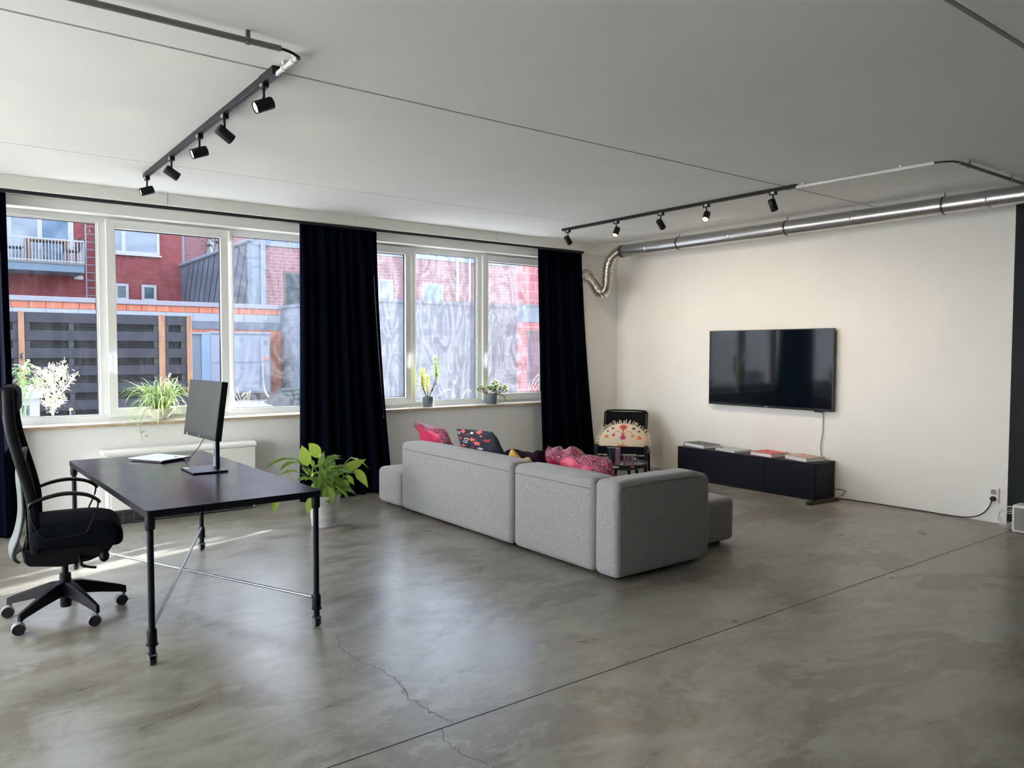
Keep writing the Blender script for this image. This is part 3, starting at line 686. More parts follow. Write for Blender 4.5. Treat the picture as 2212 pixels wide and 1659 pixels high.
for k in range(5):
    a = base0+k*2*pi/5; p = Vector((cos(a), sin(a), 0))*.308; b_ = radians(80+crot[k]*.12); ax = Vector((cos(b_-pi/2+1.35), sin(b_-pi/2+1.35), 0)); ax = Vector((.12, -1, 0)).normalized()
    ce = p+Vector((-.012, 0, .030))
    cs = MB().cyl(ce-ax*.022, ce-ax*.006, .030, n=28).cyl(ce+ax*.006, ce+ax*.022, .030, n=28).cyl(ce-ax*.024, ce+ax*.024, .006, n=10).build('caster', 'black_rubber', t_)
    hood = MB()
    def hf(u, v, ce=ce, ax=ax):
        an = radians(-25)+u*radians(215); e_ = ax.cross(Vector((0, 0, 1))); return ce+ax*(-.025+.05*v)+(e_*cos(an)+Vector((0, 0, 1))*sin(an))*.0325
    hood.grid(hf, 16, 4).cyl(p+Vector((0, 0, .055)), p+Vector((0, 0, .082)), .008, n=12)
    ho = hood.build('caster_hood', 'caster_grey', None, smooth=60, solid=.003); ho.parent = cs
# seat
mb = MB(); softbox(mb, -.165, .285, -.255, .255, .445, .575, .055, (0, 0, .0, .0, 0, .014))
for i, v in enumerate(mb.v):
    x, y, z = v; k = max(0, (x-.10)/.185); mb.v[i] = (x+.01*k, y*(1-.06*k*k), z-.035*k*k)
mb.build('seat', 'chair_fabric', t_, smooth=180)
MB().prism([(-.19, .38), (-.20, .45), (.255, .445), (.215, .385), (.12, .35), (-.02, .335), (-.17, .355)], -.20, .20, 'y').build('seat_pan', 'chair_plastic', t_, smooth=30, bevel=.01)
MB().sphere((.195, -.215, .375), .036, 18, (.75, 1.0, .95)).cyl((.17, -.10, .39), (.19, -.20, .378), .012, n=12).build('tension_knob', 'chair_plastic', t_, smooth=60)
MB().tube(smoothpts([(.075, -.16, .39), (.078, -.235, .375), (.085, -.25, .345), (.12, -.26, .332), (.155, -.262, .325)], 5), [.009]*13+[.007]*8, 10).build('tilt_lever', 'chair_plastic', t_)
# back: profile sweep (x, z) with half width
prof = [(-.135, .43, .205), (-.140, .50, .215), (-.142, .60, .228), (-.145, .70, .236), (-.163, .80, .238), (-.188, .90, .236), (-.213, 1.00, .230), (-.232, 1.09, .222), (-.242, 1.18, .212), (-.246, 1.30, .20), (-.248, 1.325, .192)]
pp = smoothpts([(x, w_, z) for x, z, w_ in prof], 5)
def backf(u, v):
    i = v*(len(pp)-1); a = pp[int(i)]; b_ = pp[min(int(i)+1, len(pp)-1)]; p = a.lerp(b_, i-int(i)); s_ = (u*2-1)
    return (p.x-.035*(1-s_*s_), s_*p.y, p.z)
MB().grid(backf, 20, 50).build('backrest', 'mesh_black', t_, smooth=180, solid=.016)
for s_ in (-1, 1):
    MB().tube([(p.x+.002, s_*p.y, p.z) for p in pp], [.021]*len(pp), 12, sx=1.3, sy=.6, up=Vector((0, 1, 0))).build('back_frame', 'chair_plastic', t_, smooth=60)
mb = MB(); softbox(mb, -.290, -.205, -.205, .205, 1.185, 1.342, .035, (.0, .01, 0, 0, 0, 0), 5); mb.build('headrest', 'chair_fabric', t_, smooth=180)
# lumbar shell and tail behind the back
sh = smoothpts([(-.17, 0, .98), (-.185, 0, .85), (-.178, 0, .72), (-.180, 0, .62), (-.200, 0, .52), (-.225, 0, .45), (-.222, 0, .40), (-.200, 0, .375)], 5)
wv = lambda v: .12+.10*min(1, v*2.2)-.06*max(0, v-.75)*4
def shf(u, v):
    i = v*(len(sh)-1); a = sh[int(i)]; b_ = sh[min(int(i)+1, len(sh)-1)]; p = a.lerp(b_, i-int(i)); s_ = u*2-1
    return (p.x-.03*(1-s_*s_)-.01, s_*wv(v), p.z)
MB().grid(shf, 14, 34).build('back_shell', 'chair_grey', t_, smooth=180, solid=.012)
for s_ in (-1, 1):
    y = s_*.268; yi = s_*.235; arm = smoothpts([(-.075, y, .510), (-.10, y, .528), (-.128, y, .575), (-.15, y, .64), (-.152, y, .69), (-.147, y, .71), (-.07, y, .738), (.02, y, .751), (.11, y, .737), (.165, y, .702), (.162, y, .65), (.135, y, .585), (.110, y, .530), (.085, y, .520), (0, y, .512), (-.075, y, .510)], 5)
    MB().tube(arm, .0048, 8).build('armrest_rod', 'chair_plastic', t_)
    pad = smoothpts([(-.160, y, .688), (-.147, y, .712), (-.07, y, .742), (.02, y, .755), (.11, y, .741), (.165, y, .708), (.178, y, .690)], 6)
    rr_ = [.010+.006*sin(pi*i/(len(pad)-1)) for i in range(len(pad))]
    MB().tube(pad, rr_, 12, sx=1.5, sy=.7).build('armrest_pad', 'chair_plastic', t_, smooth=60)

# ---------------------------------------------------------------- sofa
t_ = thing('modular_sofa', 'long grey modular sofa with low arm and chaise end, back to the desk', 'sofa', (4.1, 5.2, 0))
BT = .255
softbox(MB(), 0, 1, 0, 1, 0, 1, .1)
mb = MB(); softbox(mb, 3.574, 4.535, 3.562, 3.785, .026, .672, .045, (.004, .006, .006, .004, 0, .010))
for i, v in enumerate(mb.v):     # top front end of the arm rolls over with a larger radius
    x, y, z = v; k = max(0, (x-4.38)/.155); mb.v[i] = (x, y, z-.045*k*k*max(0, (z-.35)/.32))
mb.build('arm', 'sofa_fabric', t_, world=True, smooth=180)
mb = MB(); softbox(mb, 3.574, 3.574+BT, 3.794, 4.695, .026, .665, .045, (.006, .006, .0, .0, 0, .012)); mb.build('backrest', 'sofa_fabric', t_, world=True, smooth=180)
mb = MB(); softbox(mb, 3.574, 3.574+BT, 4.719, 6.478, .026, .668, .045, (.006, .006, .0, .0, 0, .012)); mb.build('backrest', 'sofa_fabric', t_, world=True, smooth=180)
mb = MB(); softbox(mb, 3.574+BT+.004, 5.135, 3.792, 4.698, .026, .372, .045, (.0, .006, .005, .0, 0, .014)); mb.build('chaise_seat', 'sofa_fabric', t_, world=True, smooth=180)
mb = MB(); softbox(mb, 3.574+BT+.004, 4.535, 4.716, 6.478, .026, .372, .045, (.0, .006, .0, .0, 0, .014)); mb.build('seat', 'sofa_fabric', t_, world=True, smooth=180)
mb = MB(); softbox(mb, 3.574, 4.535, 6.482, 6.955, .026, .372, .045, (.005, .006, .0, .005, 0, .014)); mb.build('seat', 'sofa_fabric', t_, world=True, smooth=180)
def seam(pts): MB().tube(pts, .0022, 6).build('seam', 'sofa_seam', t_, world=True)
seam([(3.574+.012, y, .668-.012+.002) for y in (3.84, 4.66)] if 0 else [(3.572, 3.82, .600), (3.568, 4.25, .604), (3.572, 4.67, .600)])
seam([(3.572, 4.75, .602), (3.567, 5.6, .607), (3.572, 6.44, .602)])
seam([(3.60, 3.5605, .055), (3.585, 3.560, .10), (3.585, 3.5605, .60), (3.605, 3.562, .63), (3.9, 3.558, .647), (4.38, 3.560, .640), (4.47, 3.566, .60)])
mb = MB(); mb.box(3.62, 3.80, 4.6985, 4.7155, .04, .60); mb.build('gap_shade', 'sofa_gap_shade', t_, world=True, smooth=0)  # dark strip, puts the shade between the modules into colour
for (x, y) in ((3.68, 3.67), (4.42, 3.67), (3.68, 4.60), (5.02, 3.90), (5.02, 4.6), (3.68, 4.82), (4.42, 4.82), (3.68, 6.35), (3.68, 6.86), (4.42, 6.86)):
    MB().box(x-.03, x+.03, y-.03, y+.03, 0, .034).build('foot', 'armchair_wood', t_, world=True, smooth=0, bevel=.003)

# ---------------------------------------------------------------- cushions
def inpoly(x, y, P):
    c = False; j = len(P)-1
    for i in range(len(P)):
        if (P[i][1] > y) != (P[j][1] > y) and x < (P[j][0]-P[i][0])*(y-P[i][1])/(P[j][1]-P[i][1])+P[i][0]: c = not c
        j = i
    return c
def star(cx, cy, R1, R2, n=5, a0=pi/2, asp=1):
    return [(cx+(R1 if k % 2 == 0 else R2)*cos(a0+pi*k/n), cy+(R1 if k % 2 == 0 else R2)*sin(a0+pi*k/n)*asp) for k in range(2*n)]
def pillow(name, label, cat, corners, thick, mats, pat=None, n=28, sag=.07, wr=.012, seed=0, group=None, up=None, topw=0):
    """corners: TL, TR, BR, BL; fills with a soft two-sided cushion"""
    TL, TR, BR, BL = [Vector(c) for c in corners]; cc = (TL+TR+BR+BL)/4
    nrm = (TR-TL).cross(BL-TL).normalized()
    t_ = thing(name, label, cat, (cc.x, cc.y, min(TL.z, TR.z, BR.z, BL.z)), group=group)
    mb = MB(); rs = Vector((seed*3.1, seed*1.7, seed))
    for side in (1, -1):
        vs = []
        for j in range(n+1):
            for i in range(n+1):
                u, v = i/n, j/n; a, b_ = 2*u-1, 2*v-1
                p = TL.lerp(TR, u).lerp(BL.lerp(BR, u), v)
                p = p.lerp(cc, sag*((1-a*a)*b_**2+(1-b_*b_)*a**2)*.9)
                h = thick*((1-a**4)*(1-b_**4))**.6
                q = p*9+rs; wn_ = noise.noise(q)*wr*(1+2*abs(a*b_))*min(1, (1-max(abs(a), abs(b_)))*8)
                p = p+nrm*side*(h+wn_*(1 if side > 0 else -1))
                if topw: p.z += topw*noise.noise(Vector((u*6+seed, v*5, seed)))*(1-v)
                vs.append(p)
        fs = []; m_ = []
        for j in range(n):
            for i in range(n):
                fs.append((j*(n+1)+i, j*(n+1)+i+1, (j+1)*(n+1)+i+1, (j+1)*(n+1)+i)); m_.append(pat(2*(i+.5)/n-1, 1-2*(j+.5)/n, side) if pat else 0)
        k0 = len(mb.mi); mb.add(vs, fs); mb.mi[k0:] = m_
    o = mb.build('cushion_cover', mats, t_, world=True, smooth=180); t_['n'] = 0; del t_['n']
    return t_
# pink with sequinned border
def pat1(a, b_, s): return 1 if (b_ > .80+.07*sin(a*9) or a > .60 or (a < -.80)) else 0
pillow('cushion', 'shiny pink satin cushion with sequinned edges at the window end of the sofa', 'cushion',
       [(3.905, 6.80, .835), (3.895, 6.20, .800), (3.985, 5.93, .42), (4.0, 6.62, .40)], .060, ['satin_pink', 'sequin_pink'], pat1, 36, .10, .02, 2)
stars = [(1, star(.02, .18, .22, .085, 5, pi/2+.2)), (2, star(-.30, .13, .18, .10, 6)), (2, star(-.42, -.12, .14, .08, 6)), (2, star(-.82, .62, .15, .09, 6)), (4, star(.22, -.16, .24, .12, 5, .3)),
         (3, star(.72, .15, .22, .10, 7)), (3, star(-.72, .15, .20, .08, 7)), (4, star(-.55, .80, .2, .1, 4, .2)), (1, star(.50, .55, .14, .04, 3)), (2, star(.0, .75, .12, .07, 5)), (4, star(.35, .85, .2, .12, 4)), (3, star(-.2, .6, .14, .05, 4)),
         (1, star(-.6, -.55, .2, .08, 5)), (2, star(.3, -.7, .2, .1, 6)), (3, star(-.1, -.6, .15, .06, 5))]
inner = {1: star(-.30, .13, .12, .065, 6), 3: star(-.82, .62, .09, .055, 6), 2: star(-.42, -.12, .09, .05, 6)}
def pat2(a, b_, s):
    b_ = (b_-.62)/.40
    for k, (mi_, P) in enumerate(stars):
        if inpoly(a, b_, P):
            if k in inner and inpoly(a, b_, inner[k]): return 0
            return mi_
    return 0
pillow('cushion', 'dark navy cushion printed with white, red and orange stars, on the sofa', 'cushion',
       [(3.885, 5.975, .815), (3.885, 5.40, .835), (4.00, 5.22, .42), (4.00, 5.86, .40)], .070, ['pillow_navy', 'print_orange', 'print_white', 'print_red', 'print_coral'], pat2, 90, -.02, .008, 4)
def pat3(a, b_, s): return 1 if b_ > .70+.10*sin(a*5+1)-.22*max(0, a)+.03*sin(a*17) or a > .9 else 0
pillow('cushion', 'large crumpled pink satin and sequin cushion behind the chaise end of the sofa', 'cushion',
       [(3.90, 4.66, .795), (3.93, 4.02, .735), (3.97, 3.90, .42), (4.02, 4.70, .41)], .085, ['satin_pink', 'sequin_pink'], pat3, 44, -.06, .055, 7, topw=.05)
pillow('cushion', 'small bright pink cushion half hidden beside the big crumpled pink one', 'cushion',
       [(4.02, 4.86, .70), (4.05, 4.56, .715), (4.10, 4.56, .42), (4.10, 4.86, .42)], .05, ['sequin_pink'], None, 20, .02, .02, 9)
# blankets
def heap(name, label, mt, y0, y1, x0, x1, zf, seed, floor=.372, cat='blanket'):
    t_ = thing(name, label, cat, ((x0+x1)/2, (y0+y1)/2, floor))
    mb = MB(); n = 40
    def fn(u, v):
        y = y0+(y1-y0)*u; x = x0+(x1-x0)*v; e = (1-(2*u-1)**8)*(1-(2*v-1)**6)
        z = floor+.012+(zf(y)-floor)*e*(1-.35*v)+.018*noise.noise(Vector((x*9, y*9, seed)))*e
        return (x+.02*noise.noise(Vector((y*6, z*4, seed+3))), y, max(z, floor+.008))
    mb.grid(fn, n, n); mb.build('cloth', mt, t_, world=True, smooth=180, solid=.006); return t_
heap('blanket', 'dark plum blanket crumpled on the sofa beside the star cushion', 'blanket_plum', 4.72, 5.36, 3.86, 4.30, lambda y: .640+.125*max(0, (y-4.98)/.36)+.115*exp(-((y-4.86)/.07)**2)-.02*exp(-((y-5.02)/.05)**2), 1)
heap('shawl', 'mustard yellow shawl lying over the dark plum blanket on the sofa', 'blanket_mustard', 4.80, 5.18, 3.84, 3.97, lambda y: .650+.075*exp(-((y-5.11)/.06)**2)+.035*exp(-((y-4.86)/.05)**2)+.02, 5, cat='shawl')

# ---------------------------------------------------------------- armchair with fringed cushion
AC = Vector((6.88, 6.76, 0)); AZ = atan2(-.63, -.77)
t_ = thing('armchair', 'low black mesh-back armchair in the corner behind the coffee table', 'armchair', AC, AZ)
HW = .30
for s_ in (-1, 1):
    y = s_*HW
    mb = MB()
    mb.prism([(.335, 0), (.375, 0), (.375, .36), (.355, .405), (.30, .41), (.30, .375), (.335, .36)], y-.02, y+.02, 'y')
    mb.build('front_leg', 'armchair_wood', t_, smooth=30, bevel=.004)
    MB().prism([(.32, .405), (.32, .37), (-.16, .29), (-.33, 0), (-.37, 0), (-.20, .325)], y-.015, y+.015, 'y').build('side_frame', 'armchair_wood', t_, smooth=30, bevel=.003)
MB().box(.318, .34, -HW, HW, .235, .275).build('cross_rail', 'armchair_wood', t_, smooth=0, bevel=.003)
MB().box(.315, .335, -HW, HW, .13, .18).build('cross_rail', 'armchair_wood', t_, smooth=0, bevel=.003)
MB().box(-.28, -.26, -HW, HW, .13, .17).build('cross_rail', 'armchair_wood', t_, smooth=0, bevel=.003)
def seatf(u, v):
    s_ = 2*u-1; x = .36-.50*v; z = .405-.035*(1-s_*s_)-.13*v-.045*sin(pi*v)
    if v < .12: z -= .03*(1-v/.12)**2; 
    return (x, s_*(HW-.03), z)
MB().grid(seatf, 20, 24).build('seat', 'mesh_black', t_, smooth=180, solid=.012)
MB().prism([(.372, .30), (.372, .395), (.352, .395), (.352, .30)], -HW+.02, HW-.02, 'y').build('seat_front', 'mesh_black', t_, smooth=0, bevel=.006)
def backc(u, v):
    s_ = 2*u-1; z = .26+.50*v; x = -.13-.21*v-.02*(1-s_*s_)*(1-v)-.012*sin(s_*4)*sin(v*9); return (x, s_*(HW-.045+.0*v), z)
MB().grid(backc, 22, 26).build('back_mesh', 'mesh_black', t_, smooth=180, solid=.005)
fr = [(-.12, -HW+.035, .24), (-.33, -HW+.03, .70), (-.345, -HW+.035, .745), (-.352, -HW+.08, .772), (-.354, 0, .778), (-.352, HW-.08, .772), (-.345, HW-.035, .745), (-.33, HW-.03, .70), (-.12, HW-.035, .24)]
MB().tube(smoothpts(fr, 5), .012, 10).build('back_frame', 'armchair_wood', t_, smooth=60)

t_ = thing('fringed_cushion', 'round cream cushion with fringed edge and embroidered flowers, on the black armchair', 'cushion', AC, AZ)
CU = Vector((.02, 0, .405)); tilt = radians(22)
cux = Vector((0, 1, 0)); cuy = Vector((-sin(tilt), 0, cos(tilt))); cun = Vector((cos(tilt), 0, sin(tilt)))
A_, B_ = .300, .245
fl = [(2, star(0, .16, .15, .09, 8)), (4, star(0, .74, .20, .12, 9)), (1, star(0, .70, .10, .06, 8)), (3, [(-.50, .62), (-.38, .62), (-.38, .74), (-.50, .74)]), (3, [(.36, .62), (.50, .62), (.50, .74), (.36, .74)]),
      (3, [(-.70, .48), (-.60, .48), (-.60, .58), (-.70, .58)]), (3, [(.58, .48), (.70, .48), (.70, .58), (.58, .58)]), (1, star(-.68, .22, .13, .07, 5)), (1, star(.68, .18, .14, .07, 5)), (2, star(-.40, .30, .09, .05, 4)), (1, star(.40, .26, .09, .05, 4)),
      (2, [(-.04, .2), (.04, .2), (.03, .62), (-.03, .62)]), (1, star(0, -.4, .3, .15, 8)), (2, star(-.5, -.4, .15, .1, 6)), (2, star(.5, -.4, .15, .1, 6))]
def patf(a, b_):
    for mi_, P in fl:
        if inpoly(a, b_, P): return mi_
    for s_ in (-1, 1):
        d = sqrt((a-s_*.22)**2+((b_-.30)*.8)**2)
        if abs(d-.16) < .025 and b_ > .2: return 5
    return 0
mb = MB(); n = 80
for side in (1, -1):
    vs = []; fs = []; m_ = []
    for j in range(n+1):
        for i in range(n+1):
            a, b_ = 2*i/n-1, 2*j/n-1
            x_ = a*sqrt(1-b_*b_/2); y_ = b_*sqrt(1-a*a/2); rr_ = min(1, sqrt(x_*x_+y_*y_))
            vs.append(CU+cux*x_*A_+cuy*y_*B_+cun*side*.075*(1-rr_**3)**.7)
    for j in range(n):
        for i in range(n):
            a, b_ = 2*(i+.5)/n-1, 2*(j+.5)/n-1; x_ = a*sqrt(1-b_*b_/2); y_ = b_*sqrt(1-a*a/2)
            fs.append((j*(n+1)+i, j*(n+1)+i+1, (j+1)*(n+1)+i+1, (j+1)*(n+1)+i)); m_.append(patf(x_, y_) if side > 0 else 0)
    k0 = len(mb.mi); mb.add(vs, fs); mb.mi[k0:] = m_
mb.build('cushion_cover', ['linen_cream', 'embroid_orange', 'embroid_magenta', 'embroid_purple', 'embroid_red', 'embroid_pink'], t_, smooth=180)
mb = MB(); rnd = random.Random(3)
for k in range(86):
    a = 2*pi*k/86; p = CU+cux*cos(a)*A_*.98+cuy*sin(a)*B_*.98; d = (cux*cos(a)*A_+cuy*sin(a)*B_).normalized(); d = (d+cun*rnd.uniform(-.35, .35)+cux*rnd.uniform(-.3, .3)).normalized()
    mb.tube([p, p+d*.025, p+d*rnd.uniform(.042, .062)], [.0065, .006, .005], 6)
mb.build('fringe', 'cream_fringe', t_, smooth=60)

# ---------------------------------------------------------------- coffee table and the things on it
TC = Vector((5.585, 5.50, 0)); TZ = .388
t_ = thing('coffee_table', 'small round black tray table between sofa and television', 'table', TC)
MB().lathe([(.05, TZ-.015), (.235, TZ-.015), (.252, TZ-.008), (.256, TZ+.028), (.251, TZ+.028), (.246, TZ+.002), (.0, TZ+.002)], 48, (0, 0, 0), close=False).build('tray_rim', 'table_tray', t_, smooth=40)
MB().cyl((0, 0, TZ+.0018), (0, 0, TZ+.003), .244, n=48).build('tray_surface', 'tray_surface', t_)
MB().cyl((0, 0, TZ-.035), (0, 0, TZ-.0155), .17, n=32).build('sub_frame', 'table_tray', t_)
for k in range(4):
    a = radians(20+90*k); MB().tube([(cos(a)*.15, sin(a)*.15, TZ-.02), (cos(a)*.225, sin(a)*.225, 0)], .015, 12).build('leg', 'armchair_wood', t_)
zt = TZ+.0032
fx = Vector((.796, -.604, 0)); fy = Vector((.604, .796, 0)); VZ = atan2(-.604, .796)
def tb(px_, D): xc = (px_-1106)/FPX*D; return fy*D+fx*xc
q = tb(1327, 7.72); t_ = thing('clear_gift_box', 'tall clear acrylic box with a silver star ornament on the round table', 'box', (q.x, q.y, zt), VZ)
mb = MB(); frame = MB().box(-.065, .065, -.04, .04, 0, .175); frame.build('clear_case', 'acrylic', t_, smooth=0)
MB().box(-.06, .012, .01, .034, .002, .172).build('dark_card', 'pillow_navy', t_, smooth=0)
MB().box(.018, .060, -.032, .03, .002, .165).build('pink_insert', 'candle_purple', t_, smooth=0, bevel=.004)
sm = MB(); P = star(0, .035, .024, .011, 6); sm.prism([(x-.035, z) for x, z in P], -.002, .002, 'y'); sm.tube([(-.035, 0, .058), (-.042, 0, .09), (-.036, 0, .13)], .0025, 6)
sm.build('star_ornament', 'ornament_silver', t_, smooth=0)
q = tb(1361, 7.70); t_ = thing('candle_box', 'low clear box of purple glass candle holders on the round table', 'box', (q.x, q.y, zt), VZ)
MB().box(-.072, .072, -.04, .04, 0, .108).build('clear_case', 'acrylic', t_, smooth=0)
for k, x in enumerate((-.045, -.008, .03)): MB().lathe([(.012, .004), (.014, .03), (.016, .07), (.015, .095)], 16, (x, .0, 0)).build('candle_holder', 'candle_purple', t_)
MB().cyl((.052, -.0405, .07), (.052, -.042, .07), .011, n=16).build('round_sticker', 'label_white', t_)
q = tb(1321, 7.56); t_ = thing('booklet', 'white booklet with a tan cover picture at the left of the round table', 'booklet', (q.x, q.y, zt), VZ)
MB().box(-.075, .075, -.045, .045, 0, .012).build('pages', 'booklet_white', t_, smooth=0, bevel=.002)
MB().box(-.055, .055, -.01, .03, .0121, .0126).build('cover_picture', 'booklet_tan', t_, smooth=0)
q = tb(1356, 7.55); t_ = thing('booklet', 'small orange booklet at the front of the round table', 'booklet', (q.x, q.y, zt), VZ-.03)
MB().box(-.068, .068, -.035, .035, 0, .016).build('cover', 'booklet_orange', t_, smooth=0, bevel=.002)

# ---------------------------------------------------------------- television wall
t_ = thing('television', 'large black wall-mounted flat television on the cream wall', 'television', (7.58, 5.17, 1.35))
MB().box(7.545, 7.575, 4.365, 5.978, .905, 1.79).build('housing', 'tv_black', t_, world=True, smooth=0, bevel=.004)
MB().box(7.5435, 7.5455, 4.378, 5.965, .932, 1.780).build('screen', 'tv_screen', t_, world=True, smooth=0)
MB().box(7.575, 7.600, 4.55, 5.80, 1.0, 1.62).build('rear_cover', 'tv_black', t_, world=True, smooth=0, bevel=.01)
MB().box(7.600, 7.6195, 4.9, 5.45, 1.1, 1.5).build('wall_bracket', 'tv_black', t_, world=True, smooth=0)
MB().box(7.5445, 7.547, 5.15, 5.19, .913, .920).build('logo', 'logo_grey', t_, world=True, smooth=0)
MB().box(7.548, 7.57, 4.49, 4.58, .893, .906).build('sensor', 'tv_black', t_, world=True, smooth=0, bevel=.003)
pts = smoothpts([(7.598, 4.505, .91), (7.603, 4.503, .80), (7.604, 4.508, .66), (7.602, 4.525, .52), (7.604, 4.512, .40), (7.604, 4.512, .375)], 5)
tag(MB().tube([p-Vector((7.6, 4.5, .4)) for p in pts], .0045, 8).build('television_cable', 'grey_conduit', loc=(7.6, 4.5, .4)), 'thin grey cable hanging from the television down behind the black cabinet', 'cable')

t_ = thing('media_cabinet', 'long low black media cabinet with three doors under the television', 'cabinet', (7.42, 5.275, 0))
MB().box(7.252, 7.600, 4.36, 6.19, .0, .365).build('carcass', 'cabinet_black', t_, world=True, smooth=0, bevel=.002)
MB().box(7.236, 7.612, 4.358, 6.192, .3655, .385).build('top_panel', 'cabinet_black', t_, world=True, smooth=0, bevel=.002)
for k in range(3): MB().box(7.236, 7.2515, 4.362+.609*k+.0015, 4.362+.609*(k+1)-.0015, .004, .3635).build('door', 'cabinet_black', t_, world=True, smooth=0, bevel=.0015)
def book(label, cen_, rz, w_, d_, h_, cover, cat='book', extra=None):
    t_ = thing('book', label, cat, (cen_[0], cen_[1], .3852), rz, 'large books lying flat on the black cabinet')
    MB().box(-w_/2+.004, w_/2-.006, -d_/2+.005, d_/2-.005, .0025, h_-.0025).build('pages', 'page_white', t_, smooth=0)
    MB().box(-w_/2, w_/2, -d_/2, d_/2, h_-.0025, h_).box(-w_/2, w_/2, -d_/2, d_/2, 0, .0025).box(w_/2-.004, w_/2, -d_/2, d_/2, 0, h_).build('cover', cover, t_, smooth=0, bevel=.001)
    if extra: extra(t_, h_)
    return t_
book('black-covered book with a small white mark, farthest left on the cabinet', (7.440, 5.985), radians(76), .39, .25, .042, 'cover_black', extra=lambda t, h: MB().box(-.03, .03, -.012, .006, h, h+.0006).build('cover_mark', 'label_white', t, smooth=0))
book('thin book with a grey photo cover, second from the left on the cabinet', (7.425, 5.515), radians(79), .32, .27, .022, 'cover_photo')
book('red-covered book on the black cabinet', (7.420, 5.03), radians(81), .31, .28, .040, 'cover_red', extra=lambda t, h: MB().box(-.15, .15, -.10, -.088, h, h+.0006).box(-.15, .15, -.125, -.119, h, h+.0006).build('cover_stripe', 'cover_orange', t, smooth=0))
book('book with a pink and cream patterned cover, nearest the right end of the cabinet', (7.435, 4.610), radians(75), .32, .26, .040, 'cover_faces')

t_ = thing('power_strip', 'black multi-socket power strip on the floor at the end of the cabinet', 'power strip', (7.215, 4.262, 0), radians(-5))
MB().box(-.235, .235, -.028, .028, 0, .036).build('body', 'strip_black', t_, smooth=0, bevel=.008)
for k in range(6): MB().cyl((-.19+k*.062, 0, .0355), (-.19+k*.062, 0, .0375), .020, n=20).build('socket', 'cabinet_black', t_)
MB().box(.19, .215, -.012, .012, .036, .041).build('switch', 'switch_red', t_, smooth=0)
pts = smoothpts([(7.45, 4.242, .018), (7.52, 4.20, .010), (7.570, 4.05, .007), (7.588, 3.75, .007), (7.592, 3.45, .008), (7.595, 3.22, .006), (7.596, 3.08, .012), (7.594, 2.98, .035), (7.592, 2.91, .080), (7.588, 2.868, .135), (7.580, 2.848, .175), (7.572, 2.838, .205)], 6)
t_ = thing('extension_cord', 'black extension cord running along the wall to the double socket', 'cord', (7.58, 3.5, 0))
MB().tube(pts, .0052, 8).build('cord', 'black_rubber', t_, world=True)
MB().lathe([(.008, 0), (.020, .012), (.021, .030), (.016, .034)], 20).build('plug', 'black_rubber', t_, loc=(7.602-7.58, 2.834-3.5, .222), rot=(0, radians(-90), 0))
pts = smoothpts([(7.50, 4.357, .085), (7.52, 4.30, .10), (7.55, 4.24, .098), (7.56, 4.215, .085), (7.53, 4.22, .055), (7.49, 4.24, .038)], 6)
tag(MB().tube([p-Vector((7.5, 4.25, .0)) for p in pts], .004, 8).build('cabinet_cable', 'black_rubber', loc=(7.5, 4.25, 0)), 'short black cable looping from the cabinet side into the power strip', 'cable')
t_ = thing('wall_socket', 'white double wall socket near the dark panel, black plug in the lower one', 'socket', (7.61, 2.834, .25))
MB().box(7.604, 7.6198, 2.794, 2.874, .182, .316).build('faceplate', 'socket_white', t_, world=True, smooth=0, bevel=.004)
for z in (.281, .222):
    MB().lathe([(.0, .0), (.019, .0), (.0215, .004), (.0235, .004)], 28, close=False).build('socket_well', 'socket_grey', t_, loc=(-.0075, 0, z-.25), rot=(0, radians(-90), 0))

t_ = thing('white_box_speaker', 'white box with rounded edges on the floor before the dark panel', 'speaker', (7.42, 2.40, 0))
softbox(mb := MB(), 7.335, 7.50, 2.20, 2.592, .004, .240, .018, n=4); mb.build('housing', 'speaker_white', t_, world=True, smooth=180)
MB().box(7.3335, 7.336, 2.222, 2.572, .026, .218).build('front_panel', 'speaker_grille', t_, world=True, smooth=0)
for x in (7.36, 7.47):
    for y in (2.23, 2.56): MB().box(x-.01, x+.01, y-.01, y+.01, 0, .0055).build('foot', 'black_rubber', t_, world=True, smooth=0)
mb = MB(); rnd = random.Random(8)
for k in range(4):
    cy, cz, rx, rz_ = 2.665+rnd.uniform(-.01, .012), .085+.012*k, .07+.018*rnd.random(), .058+.02*rnd.random()
    mb.tube([(7.47+.012*k+.03*sin(a*1.0), min(cy+rx*cos(a), 2.76), max(.006, cz+rz_*sin(a))) for a in [2*pi*i/40 for i in range(41)]], .0026, 6)
mb.tube(smoothpts([(7.47, 2.59, .03), (7.45, 2.66, .008), (7.47, 2.73, .03), (7.5, 2.70, .12), (7.48, 2.60, .13)], 6), .0026, 6)
for i, v in enumerate(mb.v): mb.v[i] = (v[0]-7.47, v[1]-2.66, v[2])
tag(mb.build('white_cable_coil', 'white_cable', loc=(7.47, 2.66, 0), smooth=60), 'coil of thin white cable hanging behind the white floor box', 'cable')

